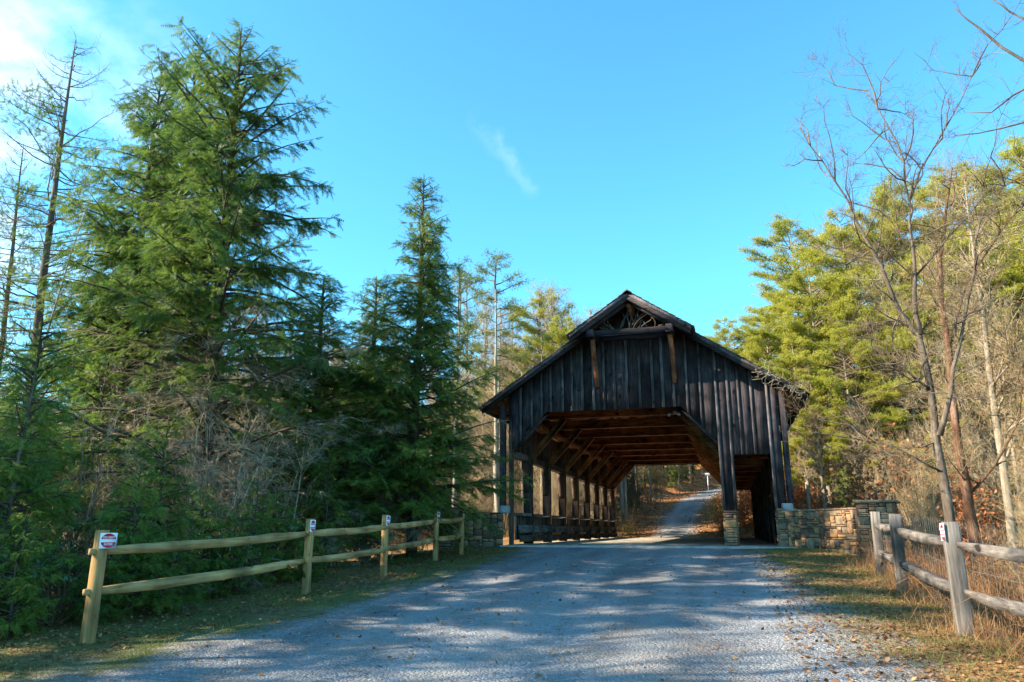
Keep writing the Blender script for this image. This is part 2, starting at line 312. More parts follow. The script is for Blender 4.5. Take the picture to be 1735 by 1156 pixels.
# ------------------------------------------------------------------ mesh helpers
class Acc:
    def __init__(s): s.v = []; s.f = []; s.n = 0; s.q = []
    def add(s, v, tris=None, quads=None):
        v = np.asarray(v, dtype=np.float32).reshape(-1, 3)
        if tris is not None and len(tris): s.f.append(np.asarray(tris, dtype=np.int32).reshape(-1, 3) + s.n)
        if quads is not None and len(quads): s.q.append(np.asarray(quads, dtype=np.int32).reshape(-1, 4) + s.n)
        s.v.append(v); s.n += len(v)
    def mesh(s, name, m, smooth=False):
        me = bpy.data.meshes.new(name)
        v = np.concatenate(s.v) if s.v else np.zeros((0, 3), np.float32)
        t = np.concatenate(s.f) if s.f else np.zeros((0, 3), np.int32)
        q = np.concatenate(s.q) if s.q else np.zeros((0, 4), np.int32)
        me.vertices.add(len(v)); me.vertices.foreach_set('co', v.ravel())
        me.loops.add(len(t) * 3 + len(q) * 4)
        me.loops.foreach_set('vertex_index', np.concatenate([t.ravel(), q.ravel()]))
        me.polygons.add(len(t) + len(q))
        st = np.concatenate([np.arange(len(t)) * 3, len(t) * 3 + np.arange(len(q)) * 4]).astype(np.int32)
        me.polygons.foreach_set('loop_start', st)
        if smooth: me.polygons.foreach_set('use_smooth', np.ones(len(t) + len(q), dtype=bool))
        me.materials.append(m)
        me.update(calc_edges=True)
        return me
    # ---- shapes
    def box(s, c, d, rot=None, jit=0.0, bev=0.0):
        hx, hy, hz = d[0] / 2, d[1] / 2, d[2] / 2
        if bev <= 0:
            v = np.array([(x, y, z) for x in (-hx, hx) for y in (-hy, hy) for z in (-hz, hz)], float)
            q = [(0, 1, 3, 2), (4, 6, 7, 5), (0, 4, 5, 1), (2, 3, 7, 6), (0, 2, 6, 4), (1, 5, 7, 3)]
            t = None
        else:
            b = min(bev, hx * .45, hy * .45, hz * .45)
            v = []; idx = {}
            for i, sx_ in enumerate((-1, 1)):
                for j, sy_ in enumerate((-1, 1)):
                    for k, sz_ in enumerate((-1, 1)):
                        for a in range(3):
                            p = [sx_ * (hx - (b if a != 0 else 0)), sy_ * (hy - (b if a != 1 else 0)), sz_ * (hz - (b if a != 2 else 0))]
                            idx[(i, j, k, a)] = len(v); v.append(p)
            v = np.array(v, float); q = []; t = []
            I = idx
            for sgn in (0, 1):
                q.append([I[(sgn, 0, 0, 0)], I[(sgn, 1, 0, 0)], I[(sgn, 1, 1, 0)], I[(sgn, 0, 1, 0)]][::1 if sgn else -1])
                q.append([I[(0, sgn, 0, 1)], I[(0, sgn, 1, 1)], I[(1, sgn, 1, 1)], I[(1, sgn, 0, 1)]][::1 if sgn else -1])
                q.append([I[(0, 0, sgn, 2)], I[(1, 0, sgn, 2)], I[(1, 1, sgn, 2)], I[(0, 1, sgn, 2)]][::1 if sgn else -1])
            for a_ in (0, 1):
                for b_ in (0, 1):
                    q.append([I[(a_, b_, 0, 0)], I[(a_, b_, 1, 0)], I[(a_, b_, 1, 1)], I[(a_, b_, 0, 1)]])
                    q.append([I[(a_, 0, b_, 0)], I[(a_, 1, b_, 0)], I[(a_, 1, b_, 2)], I[(a_, 0, b_, 2)]])
                    q.append([I[(0, a_, b_, 1)], I[(1, a_, b_, 1)], I[(1, a_, b_, 2)], I[(0, a_, b_, 2)]])
            for a_ in (0, 1):
                for b_ in (0, 1):
                    for c_ in (0, 1):
                        t.append([I[(a_, b_, c_, 0)], I[(a_, b_, c_, 1)], I[(a_, b_, c_, 2)]])
        if jit: v = v + rng.uniform(-jit, jit, v.shape)
        if rot is not None: v = v @ np.array(rot.to_3x3()).T
        s.add(v + np.array(c), t, q)
    def beam(s, a, b, w, h, bev=0.0, jit=0.0, up=(0, 0, 1)):
        a = Vector(a); b = Vector(b); d = b - a; L = d.length; d.normalize()
        u = Vector(up)
        if abs(d.dot(u)) > 0.99: u = Vector((0, 1, 0))
        sd = d.cross(u).normalized(); u2 = sd.cross(d).normalized()
        m = Matrix((sd, d, u2)).transposed()
        s.box((a + b) / 2, (w, L, h), m, jit, bev)
    def prism(s, poly, y0, y1, axis='y'):
        n = len(poly)
        if axis == 'y': v = [(x, y0, z) for x, z in poly] + [(x, y1, z) for x, z in poly]
        elif axis == 'x': v = [(y0, x, z) for x, z in poly] + [(y1, x, z) for x, z in poly]
        t = [(0, i, i + 1) for i in range(1, n - 1)] + [(n, n + i + 1, n + i) for i in range(1, n - 1)]
        q = [(i, i + n, (i + 1) % n + n, (i + 1) % n) for i in range(n)]
        s.add(v, t, q)
    def tube(s, pts, rad, k=6, cap=True):
        pts = np.asarray(pts, float); n = len(pts)
        rad = np.broadcast_to(np.asarray(rad, float), (n,))
        d = np.gradient(pts, axis=0); d /= np.linalg.norm(d, axis=1, keepdims=True) + 1e-9
        ref = np.array([0.3, 0.2, 1.0]) if abs(d[:, 2]).mean() < 0.8 else np.array([1.0, 0.1, 0.2])
        u = np.cross(d, ref); u /= np.linalg.norm(u, axis=1, keepdims=True) + 1e-9
        w = np.cross(d, u)
        a = np.arange(k) * 2 * math.pi / k
        ring = pts[:, None, :] + rad[:, None, None] * (np.cos(a)[None, :, None] * u[:, None, :] + np.sin(a)[None, :, None] * w[:, None, :])
        i = np.arange(n - 1)[:, None] * k; j = np.arange(k)[None, :]; j2 = (j + 1) % k
        q = np.stack([i + j, i + j2, i + k + j2, i + k + j], -1).reshape(-1, 4)
        t = []
        if cap: t = [(0, m + 1, m) for m in range(1, k - 1)] + [((n - 1) * k, (n - 1) * k + m, (n - 1) * k + m + 1) for m in range(1, k - 1)]
        s.add(ring.reshape(-1, 3), t, q)
    def twigs(s, a, b, r, bend=0.12):
        """thin two-segment spikes, one per row"""
        a = np.asarray(a, float); b = np.asarray(b, float); m = len(a)
        if m == 0: return
        d = b - a; L = np.linalg.norm(d, axis=1, keepdims=True) + 1e-9; d = d / L
        rv = rng.normal(size=(m, 3)); u = np.cross(d, rv); u /= np.linalg.norm(u, axis=1, keepdims=True) + 1e-9
        w = np.cross(d, u)
        mid = (a + b) / 2 + u * L * bend * rng.uniform(-1, 1, (m, 1))
        r = np.broadcast_to(np.asarray(r, float), (m,))[:, None]
        V = np.zeros((m, 7, 3))
        for k in range(3):
            o = math.cos(k * 2.0944) * u + math.sin(k * 2.0944) * w
            V[:, k] = a + o * r; V[:, 3 + k] = mid + o * r * 0.65
        V[:, 6] = b
        base = (np.arange(m) * 7)[:, None]
        t = np.array([(3, 4, 6), (4, 5, 6), (5, 3, 6)]); q = np.array([(0, 1, 4, 3), (1, 2, 5, 4), (2, 0, 3, 5)])
        s.add(V.reshape(-1, 3), (base[:, None, :] * 0 + base[:, :, None] + t[None]).reshape(-1, 3), (base[:, :, None] + q[None]).reshape(-1, 4))
    def stamp(s, tv, tt, org, dr, up, sc):
        """copies of a small template: x along dr, y sideways, z along up"""
        org = np.asarray(org, float); m = len(org)
        if m == 0: return
        dr = dr / (np.linalg.norm(dr, axis=1, keepdims=True) + 1e-9)
        sd = np.cross(up, dr); sd /= np.linalg.norm(sd, axis=1, keepdims=True) + 1e-9
        nn = np.cross(dr, sd)
        sc = np.broadcast_to(np.asarray(sc, float), (m,))[:, None, None]
        V = org[:, None, :] + sc * (tv[None, :, 0:1] * dr[:, None, :] + tv[None, :, 1:2] * sd[:, None, :] + tv[None, :, 2:3] * nn[:, None, :])
        T = (np.arange(m) * len(tv))[:, None, None] + np.asarray(tt)[None]
        s.add(V.reshape(-1, 3), T.reshape(-1, 3))

def link(name, me, parent=None, loc=None, rot=None):
    o = bpy.data.objects.new(name, me); COL.objects.link(o)
    if parent is not None: o.parent = parent
    if loc is not None: o.location = loc
    if rot is not None: o.rotation_euler = rot
    return o
def part(name, acc, m, parent, smooth=False):
    return link(name, acc.mesh(name, m, smooth), parent)
def thing(name, label, cat, loc=(0, 0, 0), group=None):
    o = bpy.data.objects.new(name, None); o.empty_display_size = 0.2; COL.objects.link(o); o.location = loc
    o['label'] = label; o['category'] = cat
    if group: o['group'] = group
    return o
def tag(o, label, cat=None, group=None, kind=None):
    if label: o['label'] = label
    if cat: o['category'] = cat
    if group: o['group'] = group
    if kind: o['kind'] = kind
    return o
def dup(root, loc, rz=0.0, sc=1.0, label=None, group=None, tilt=(0, 0)):
    r = root.copy(); COL.objects.link(r)
    r.location = loc; r.rotation_euler = (tilt[0], tilt[1], rz)
    r.scale = (sc, sc, sc) if not isinstance(sc, tuple) else sc
    if label: r['label'] = label
    if group: r['group'] = group
    for ch in list(root.children):
        c = ch.copy(); COL.objects.link(c); c.parent = r
    return r

# ------------------------------------------------------------------ the lie of the land
def ss(a, b, x):
    t = np.clip((x - a) / (b - a), 0, 1); return t * t * (3 - 2 * t)
RY = np.array([-20, 6, 10, 16, 22, 25, 48, 62, 75, 85, 92, 98, 103])
RC = np.array([-2.2, -2.1, -2.1, -2.25, -2.55, -3.3, -3.3, -3.7, -3.1, -1.6, 1.5, 8, 17])     # centre line
RW = np.array([3.8, 3.8, 3.55, 3.5, 3.5, 3.4, 1.35, 1.3, 1.3, 1.3, 1.6, 2.5, 3.5])             # half width
def road_d(x, y):
    c = np.interp(y, RY, RC); w = np.interp(y, RY, RW)
    return w - np.abs(x - c)
def gnoise(x, y):
    return (np.sin(x * 0.9 + 1.3 * np.sin(y * 0.6)) * np.cos(y * 0.8 + x * 0.31) * 0.5 + np.sin(x * 2.3 + y * 1.7) * 0.25 + np.sin(x * 0.23 - y * 0.17) * 0.9)
def H(x, y):
    x = np.asarray(x, float); y = np.asarray(y, float)
    z = 0.04 * np.minimum(y, 25.0)
    z = np.where(y < -10, -0.4, z)
    off = np.clip(-8.4 - x, 0, 9); z = z - 0.10 * off * (y < 60) * ss(60, 40, y)
    off2 = np.clip(x - 3.0, 0, 6); z = z - 0.30 * off2 * ss(56, 46, y)
    far = np.clip(y - 49, 0, 50) * 0.125 + np.clip(y - 97, 0, 70) * 0.27 + np.clip(y - 167, 0, 200) * 0.10
    z = z + far
    side = np.clip(np.abs(x + 2) - 7, 0, 90)
    z = z + side * 0.06 * ss(50, 75, y) + np.where(x > 0, side * 0.05, 0) * ss(50, 70, y)
    z = z + ss(0.8, 5.0, x - np.interp(y, RY, RC) - 1.2) * 1.3 * ss(48.5, 56, y) * ss(100, 90, y)
    z = z + ss(-1.0, -4.5, x - np.interp(y, RY, RC) + 2.0) * 0.8 * ss(54, 70, y)
    n0 = np.where(np.abs(x + 2.7) < 5.0, 26.4, 25.6)
    g = ss(n0, n0 + 5.5, y) * (1 - ss(41.5, 47.6, y))
    z = z - g * 4.2
    z = z - ss(-14, -40, x) * 1.2 * ss(40, 0, y)
    d = road_d(x, y)
    rough = ss(0.5, -3.0, d)
    z = z + rough * gnoise(x, y) * (0.06 + 0.10 * ss(4, 12, np.abs(x + 2.5)) + 0.6 * ss(70, 120, y))
    z = z + ss(0, 1.5, d) * (-0.02) * np.cos((x - np.interp(y, RY, RC)) * 2.6) * (y < 24)
    return z
def Hs(x, y): return float(H(x, y))

def ground_sheet():
    xs = np.unique(np.concatenate([np.arange(-12, 8, 0.25), np.arange(-40, -12, 1.0), np.arange(8, 40, 1.0), np.arange(-120, -40, 5.0), np.arange(40, 121, 5.0), np.arange(-900, -120, 60.0), np.arange(120, 901, 60.0)]))
    ys = np.unique(np.concatenate([np.arange(-12, 56, 0.25), np.arange(56, 110, 0.8), np.arange(110, 200, 4.0), np.arange(-120, -12, 6.0), np.arange(200, 1500, 60.0)]))
    X, Y = np.meshgrid(xs, ys)
    Z = H(X, Y)
    nx, ny = len(xs), len(ys)
    a = Acc()
    i = (np.arange(ny - 1)[:, None] * nx + np.arange(nx - 1)[None, :]).ravel()
    a.add(np.stack([X, Y, Z], -1).reshape(-1, 3), None, np.stack([i, i + 1, i + nx + 1, i + nx], -1))
    me = a.mesh('ground', M['ground'], True)
    d = road_d(X, Y)
    d = np.where((Y > 26) & (Y < 47.5), -4, d)
    at = me.attributes.new('road', 'FLOAT', 'POINT'); at.data.foreach_set('value', d.ravel().astype(np.float32))
    u = X - np.interp(Y, RY, RC)
    tk = np.exp(-((u - 1.15) / .26) ** 2) + np.exp(-((u + .55) / .28) ** 2) + .7 * np.exp(-((u + 2.1) / .3) ** 2)
    at = me.attributes.new('track', 'FLOAT', 'POINT'); at.data.foreach_set('value', (tk * (d > 0)).ravel().astype(np.float32))
    lf = ss(46, 50, Y) * np.ones_like(X) * 0.9
    lf = np.maximum(lf, 0.5 * ss(0.9, 2.0, X) * (Y < 24)); lf = np.maximum(lf, 0.45 * ss(-7.6, -9, X))
    at = me.attributes.new('leafy', 'FLOAT', 'POINT'); at.data.foreach_set('value', lf.ravel().astype(np.float32))
    o = link('ground', me); o['kind'] = 'structure'
ground_sheet()
wa = Acc(); wa.add([(-120, 28, -2.35), (120, 28, -2.35), (120, 46, -2.35), (-120, 46, -2.35)], None, [(0, 1, 2, 3)])
link('river_water', wa.mesh('river_water', M['water']))['kind'] = 'structure'

# ------------------------------------------------------------------ stone work
def lay_stones(parent, org, u, nrm, L, zt, zb, seed, bigp=0.5, cell=0.05):
    """ashlar of mixed sizes on a face: org + s*u, from zb(s) to zt"""
    r = random.Random(seed)
    u = Vector(u).normalized(); nrm = Vector(nrm).normalized()
    z0 = min(zb(0), zb(L / 2), zb(L)) - 0.1
    nu = int(round(L / cell)); nv = int(round((zt - z0) / cell))
    occ = np.zeros((nu, nv), bool)
    cu = L / nu; cv = (zt - z0) / nv
    for j in range(nv):
        for i in range(nu):
            if occ[i, j]: continue
            for att in range(5):
                p = r.random()
                if p < bigp * 0.45: w, h = r.randint(5, 8), r.randint(4, 7)
                elif p < bigp * 0.8: w, h = r.randint(4, 6), r.randint(3, 4)
                else: w, h = r.randint(4, 10), r.choice([1, 1, 2])
                w = min(w, nu - i); h = min(h, nv - j)
                if not occ[i:i + w, j:j + h].any() and w >= 2: break
            else:
                w = 1
                while i + w < nu and not occ[i + w, j] and w < 6: w += 1
                h = 1
                while j + h < nv and h < 2 and not occ[i:i + w, j + h].any(): h += 1
            if nu - (i + w) == 1 and not occ[i + w, j:j + h].any(): w += 1
            occ[i:i + w, j:j + h] = True
            s0, s1, a0, a1 = i * cu, (i + w) * cu, z0 + j * cv, z0 + (j + h) * cv
            if a1 < zb((s0 + s1) / 2) - 0.03: continue
            g = 0.008
            s0 += g; s1 -= g; a0 += g; a1 -= g
            W_, H_ = s1 - s0, a1 - a0
            c = min(W_, H_) * r.uniform(0.05, 0.22)
            P = []
            for (px, pz, dx, dz) in ((s0, a0, 1, 1), (s1, a0, -1, 1), (s1, a1, -1, -1), (s0, a1, 1, -1)):
                c1, c2 = c * r.uniform(0.4, 1.5), c * r.uniform(0.4, 1.5)
                if dx * dz > 0: P += [(px, pz + dz * c2), (px + dx * c1, pz)]
                else: P += [(px + dx * c1, pz), (px, pz + dz * c2)]
            mx, mz = (s0 + s1) / 2, (a0 + a1) / 2
            dep = r.uniform(0.025, 0.06)
            V = []
            tl, tl2 = r.uniform(-.25, .25), r.uniform(-.25, .25)
            for (f, dd) in ((1.0, -0.03), (1.0, dep * 0.8), (0.93, dep)):
                for px, pz in P:
                    k = 1 if f == 1.0 else f
                    qx, qz = mx + (px - mx) * k, mz + (pz - mz) * k
                    e = dd + (0 if dd < 0 else 0.015 * (tl * (qx - mx) / max(W_, .05) + tl2 * (qz - mz) / max(H_, .05)))
                    b = Vector(org) + u * qx + nrm * e; V.append((b.x, b.y, qz))
            n = 8
            Q = []
            for k in (0, 1):
                for m in range(n): Q.append((k * n + m, k * n + (m + 1) % n, (k + 1) * n + (m + 1) % n, (k + 1) * n + m))
            Tt = [(2 * n, 2 * n + m, 2 * n + m + 1) for m in range(1, n - 1)]
            a = Acc(); a.add(V, Tt, Q)
            part('stone', a, M['stone'], parent)

def pillar(parent, cx, cy, w, dpt, zt, faces, seed, rz=0.0, capw=0.0, cap='stone'):
    """stone pier with a core, stones on the given faces and a cap slab"""
    rot = Matrix.Rotation(rz, 3, 'Z')
    zg = Hs(cx, cy) - 0.15
    a = Acc(); a.box((cx, cy, (zg + zt) / 2), (w - 0.02, dpt - 0.02, zt - zg), rot.to_4x4()); part('mortar_core', a, M['mortar'], parent)
    F = {'S': ((-w / 2, -dpt / 2), (1, 0), (0, -1), w), 'E': ((w / 2, -dpt / 2), (0, 1), (1, 0), dpt), 'N': ((w / 2, dpt / 2), (-1, 0), (0, 1), w), 'W': ((-w / 2, dpt / 2), (0, -1), (-1, 0), dpt)}
    for i, f in enumerate(faces):
        o, u, nn, L = F[f]
        o = rot @ Vector((*o, 0)); u = rot @ Vector((*u, 0)); nn = rot @ Vector((*nn, 0))
        lay_stones(parent, (cx + o.x, cy + o.y, 0), u, nn, L, zt, lambda s: zg + 0.1, seed + i, 0.35)
    if capw:
        a = Acc(); a.box((cx, cy, zt + 0.035), (w + capw, dpt + capw, 0.07), rot.to_4x4(), 0.006, 0.015); part('cap_slab', a, M[cap], parent)

def wall(parent, p0, p1, zt, thick, seed, zb_fn=None):
    p0 = Vector((*p0, 0)); p1 = Vector((*p1, 0)); u = (p1 - p0); L = u.length; u.normalize()
    nrm = Vector((u.y, -u.x, 0))
    if nrm.y > 0: nrm = -nrm
    org = p0 + nrm * thick / 2
    def zb(s):
        q = org + u * s; return Hs(q.x, q.y) - 0.02
    mid = (p0 + p1) / 2; zlow = min(Hs(p0.x, p0.y), Hs(p1.x, p1.y)) - 0.3
    a = Acc(); a.box((mid.x, mid.y, (zt + zlow) / 2), (L, thick - 0.02, zt - zlow), Matrix.Rotation(math.atan2(u.y, u.x), 4, 'Z')); part('mortar_core', a, M['mortar'], parent)
    lay_stones(parent, org, u, nrm, L, zt, zb, seed, 0.5)
    s = 0.0; r = random.Random(seed)
    while s < L - 0.02:
        w = min(r.uniform(0.35, 0.7), L - s)
        if L - s - w < 0.2: w = L - s
        c = p0 + u * (s + w / 2)
        a = Acc(); a.box((c.x, c.y, zt + 0.03), (w - 0.012, thick + 0.07, 0.055 + r.uniform(-.01, .012)), Matrix.Rotation(math.atan2(u.y, u.x), 4, 'Z'), 0.006, 0.012)
        part('capstone', a, M['stone'], parent); s += w

rw = thing('stone_wall', 'dappled sunlit stone wall curving from the right bridge corner to a capped pillar', 'wall', (2.0, 25, 1.0))
rw.location = (0, 0, 0)
wall(rw, (1.95, 25.05), (2.75, 24.1), 2.07, 0.42, 11)
wall(rw, (2.75, 24.1), (3.5, 22.55), 2.07, 0.42, 12)
pillar(rw, 1.75, 25.12, 0.55, 0.5, 2.10, 'SWE', 31, 0.0, 0.06)
pillar(rw, 3.80, 21.9, 0.82, 0.82, 2.22, 'SWEN', 41, -0.3, 0.20)
a = Acc(); a.tube([(3.8, 21.9, 2.28), (3.8, 21.9, 2.50)], 0.035, 8); part('metal_pipe', a, M['metal'], rw)
lw = thing('stone_wall', 'shaded dark stone wall between the left fence end and the bridge opening', 'wall')
wall(lw, (-7.45, 25.1), (-8.85, 24.5), 2.05, 0.42, 13)
pillar(lw, -9.12, 24.35, 0.60, 0.60, 2.20, 'SWEN', 51, 0.3, 0.10)
a = Acc(); a.tube([(-9.2, 24.35, 2.25), (-9.2, 24.35, 2.68)], 0.04, 8); part('metal_pipe', a, M['metal'], lw)

# ------------------------------------------------------------------ covered bridge
CX = -2.72; Y0 = 25.0; Y1 = 48.4; ZF = 1.05
XL, XR = -7.2, 1.78
SL = 0.6657; ZR = 9.10
def zroof(x): return ZR - SL * abs(x - CX)          # underside line of the roof deck
br = thing('covered_bridge', 'dark timber covered bridge with board and batten gable over the gravel road', 'bridge')
FR = [27.0 + 3 * k for k in range(8)]
def bp(name, m, *boxes, smooth=False):
    a = Acc()
    for f in boxes: f(a)
    return part(name, a, M[m], br, smooth)

# deck
y = Y0 - 0.15
while y < Y1:
    w = random.uniform(0.27, 0.33)
    bp('deck_plank', 'deck', lambda a: a.box((CX, y + w / 2, ZF - 0.05), (9.0, w - 0.008, 0.1), None, 0.002))
    y += w
for x in (-6.6, -4.6, -2.7, -0.8, 1.2):
    bp('girder', 'inner_y', lambda a: a.box((x, (Y0 + Y1) / 2, ZF - 0.42), (0.35, Y1 - Y0 - 0.6, 0.62)))
bp('threshold', 'slab', lambda a: a.box((CX, Y0 - 0.32, ZF - 0.085), (9.3, 0.34, 0.14), None, 0.0, 0.01))
bp('walkway_kerb', 'slab', lambda a: a.box((1.0, Y0 - 0.55, ZF - 0.10), (2.2, 0.14, 0.13), None, 0.0, 0.01))
for yy in (26.4, 47.6):
    a = Acc(); a.box((CX, yy, -0.7), (9.5, 1.4, 3.2)); part('abutment', a, M['slab'], br)
# gable front: boards, then battens over the joints
def zb(x):
    if x < -5.83: return 4.42 + (x + 6.85) * (5.5 - 4.42) / 1.02 if x > -7.0 else 4.26
    if x < -1.27: return 5.5
    if x < -0.10: return 5.5 - (x + 1.27) * (5.5 - 4.25) / 1.17
    if x < 0.26: return 2.06
    if x < 1.47: return 3.87
    return 2.18
def zt(x):
    return zroof(x) - 0.006
cuts = [-7.0, -5.83, -1.27, -0.10, 0.26, 1.47]
def front(yf, yb, m, sgn):
    x = XL
    edges = [XL]
    while edges[-1] < XR - 0.25:
        edges.append(edges[-1] + random.choice([0.33, 0.36, 0.40, 0.43]))
    edges[-1] = XR
    for c in (-0.10, 0.26, 1.47):
        i = int(np.argmin([abs(e - c) for e in edges])); edges[i] = c
    for x0, x1 in zip(edges, edges[1:]):
        e = 1e-3
        xs_ = [x0 + e] + [c for c in cuts + [CX] if x0 + 0.02 < c < x1 - 0.02] + [x1 - e]
        poly = [(q, zb(q)) for q in xs_]
        poly += [(q, zt(q)) for q in reversed(xs_)]
        dy = random.uniform(0, 0.008)
        g = 0.004
        poly[0] = (poly[0][0] + g, poly[0][1])
        bp('board', m, lambda a: a.prism(poly, yf - dy, yb))
    for q in edges[1:-1]:
        if abs(q + 0.10) < .01 or abs(q - 0.26) < 0.01 or abs(q - 1.47) < .01:
            w = 0.045
        else: w = random.uniform(0.04, 0.05)
        zlo = max(zb(q - w), zb(q + w), zb(q)); 
        if abs(q + 0.10) < .01: zlo = 2.06; 
        if abs(q - 0.26) < .01: zlo = 2.06
        if abs(q - 1.47) < .01: zlo = 2.18
        lo = [(q - w, max(zb(q - w), zlo if zlo < 2.3 else 0) if zlo > 2.3 else zlo), (q + w, max(zb(q + w), 0) if zlo > 2.3 else zlo)]
        hi = [(q + w, zt(q + w) - 0.01), (q - w, zt(q - w) - 0.01)]
        if sgn > 0 and abs(q - CX) < 1.5: hi = [(q + w, 7.90), (q - w, 7.90)]
        if -5.83 < q < -1.27: lo = [(q - w, 5.5), (q + w, 5.5)]
        ya, yb_ = (yf - 0.035, yf - 0.0095) if sgn > 0 else (yb + 0.002, yb + 0.03)
        bp('batten', 'batten', lambda a: a.prism(lo + hi, ya, yb_))
front(Y0, Y0 + 0.03, 'stain_z', 1)
front(Y1, Y1 + 0.03, 'stain_z', -1)
# trims round the gable openings
bp('frieze_board', 'stain_x', lambda a: a.box((CX, Y0 - 0.06, 7.97), (2.9, 0.05, 0.16)))
for (x0, z0, x1, z1) in ((-6.88, 4.35, -5.85, 5.47), (-1.25, 5.47, -0.08, 4.2)):
    bp('opening_trim', 'stain_x', lambda a: a.beam((x0, Y0 + 0.10, z0 - 0.02), (x1, Y0 + 0.10, z1 - 0.02), 0.14, 0.10))
# corner and centre posts on the gable
for xp, ww, zl, zh, yy in ((0.08, 0.30, 2.14, 4.6, Y0 + 0.17), (1.60, 0.26, 2.18, 5.2, Y0 + 0.17), (-7.13, 0.11, 1.05, 5.2, Y0 + 0.12)):
    bp('post', 'post_z', lambda a: a.box((xp, yy, (zl + zh) / 2), (ww, 0.26, zh - zl), None, 0, 0.01))
for xp in (1.905, -7.42):
    bp('outer_post', 'stain_z', lambda a: a.box((xp, Y0 + 0.06, (2.14 + zroof(xp) - 0.15) / 2), (0.17, 0.28, zroof(xp) - 0.15 - 2.14), None, 0, 0.01))
    bp('post_base', 'slab', lambda a: a.box((xp - math.copysign(0.12, xp), Y0 - 0.10, 2.20), (0.34, 0.16, 0.26), None, 0.0, 0.03))
pier = thing('stone_pier', 'small stone pier under the centre post between roadway and walkway', 'pier')
pillar(pier, 0.075, Y0 + 0.15, 0.36, 0.42, 2.05, 'SWEN', 61, 0.0, 0.07)

# frames every three metres
for i, yf in enumerate(FR):
    bp('post', 'post_z', lambda a: a.box((-6.98, yf - 0.15, (ZF + 5.35) / 2), (0.30, 0.30, 5.35 - ZF), None, 0, 0.012))
    bp('post', 'post_z', lambda a: a.box((0.08, yf - 0.15, (ZF + 5.9) / 2), (0.28, 0.28, 5.9 - ZF), None, 0, 0.012))
    bp('post', 'post_z', lambda a: a.box((1.56, yf - 0.15, (ZF + 5.3) / 2), (0.22, 0.28, 5.3 - ZF), None, 0, 0.012))
    bp('tie_beam', 'inner_x', lambda a: a.box((-3.45, yf - 0.15, 5.68), (6.76, 0.24, 0.34), None, 0, 0.012))
    bp('knee_brace', 'inner_x', lambda a: a.beam((-6.86, yf - 0.15, 4.10), (-5.58, yf - 0.15, 5.52), 0.20, 0.22, 0.01))
    bp('knee_brace', 'inner_x', lambda a: a.beam((-0.05, yf - 0.15, 4.05), (-1.35, yf - 0.15, 5.52), 0.20, 0.22, 0.01))
    bp('walkway_beam', 'inner_x', lambda a: a.box((0.83, yf - 0.15, 4.0), (1.2, 0.2, 0.24), None, 0, 0.01))
    bp('rafter', 'inner_x', lambda a: a.beam((-7.75, yf - 0.15, zroof(-7.75) - 0.13), (CX, yf - 0.15, ZR - 0.13), 0.16, 0.24))
    bp('rafter', 'inner_x', lambda a: a.beam((2.2, yf - 0.15, zroof(2.2) - 0.13), (CX, yf - 0.15, ZR - 0.13), 0.16, 0.24))
    bp('king_post', 'inner_z', lambda a: a.box((CX, yf - 0.15, 7.3), (0.2, 0.2, 2.88)))
    # curved corbel under the header on the left side
    c = [(yf - 0.30, 3.93), (yf - 0.72, 3.93), (yf - 0.70, 3.70), (yf - 0.55, 3.55), (yf - 0.52, 3.2), (yf - 0.40, 3.0), (yf - 0.30, 2.85)]
    bp('corbel', 'post_z', lambda a: a.prism(c, -7.08, -6.92, 'x'))
bays = [(Y0 + 0.3, FR[0] - 0.30)] + [(FR[k], FR[k + 1] - 0.30) for k in range(7)]
for (ya, yb_) in bays:
    L = yb_ - ya; ym = (ya + yb_) / 2
    bp('header', 'post_y', lambda a: a.box((-6.98, ym, 4.05), (0.22, L - 0.004, 0.24), None, 0, 0.01))
    bp('sill_cap', 'grey_y', lambda a: a.box((-6.98, ym, 2.05), (0.34, L - 0.004, 0.10), None, 0, 0.01))
    bp('guard_rail', 'grey_y', lambda a: a.box((-6.86, ym, 1.56), (0.16, L - 0.004, 0.27), None, 0, 0.012))
    bp('kerb_timber', 'post_y', lambda a: a.box((-6.80, ym, 1.24), (0.22, L - 0.004, 0.22), None, 0, 0.012))
    n = max(1, int(round(L / 0.27)))
    for k in range(n):
        yc = ya + (k + .5) * L / n
        bp('parapet_board', 'grey_z', lambda a: a.box((-7.04, yc, 1.60), (0.03, L / n - 0.008, 0.80)))
for yy in np.arange(Y0 + 0.2, Y1, 0.305):
    ztop = zroof(-7.16) - 0.05
    bp('side_board', 'post_z', lambda a: a.box((-7.155, yy, (4.12 + ztop) / 2), (0.03, 0.295, ztop - 4.12)))
    ztop = zroof(1.72) - 0.05
    bp('side_board', 'post_z', lambda a: a.box((1.71, yy, (ZF + ztop) / 2), (0.03, 0.295, ztop - ZF)))
bp('wall_plate', 'inner_y', lambda a: a.box((-6.98, (Y0 + Y1) / 2, 5.48), (0.28, Y1 - Y0 - 0.7, 0.24)))
bp('wall_plate', 'inner_y', lambda a: a.box((1.56, (Y0 + Y1) / 2, 5.42), (0.26, Y1 - Y0 - 0.7, 0.24)))
bp('handrail', 'inner_y', lambda a: a.box((0.08, (Y0 + Y1) / 2 + 0.8, 2.0), (0.1, Y1 - Y0 - 2.2, 0.14)))
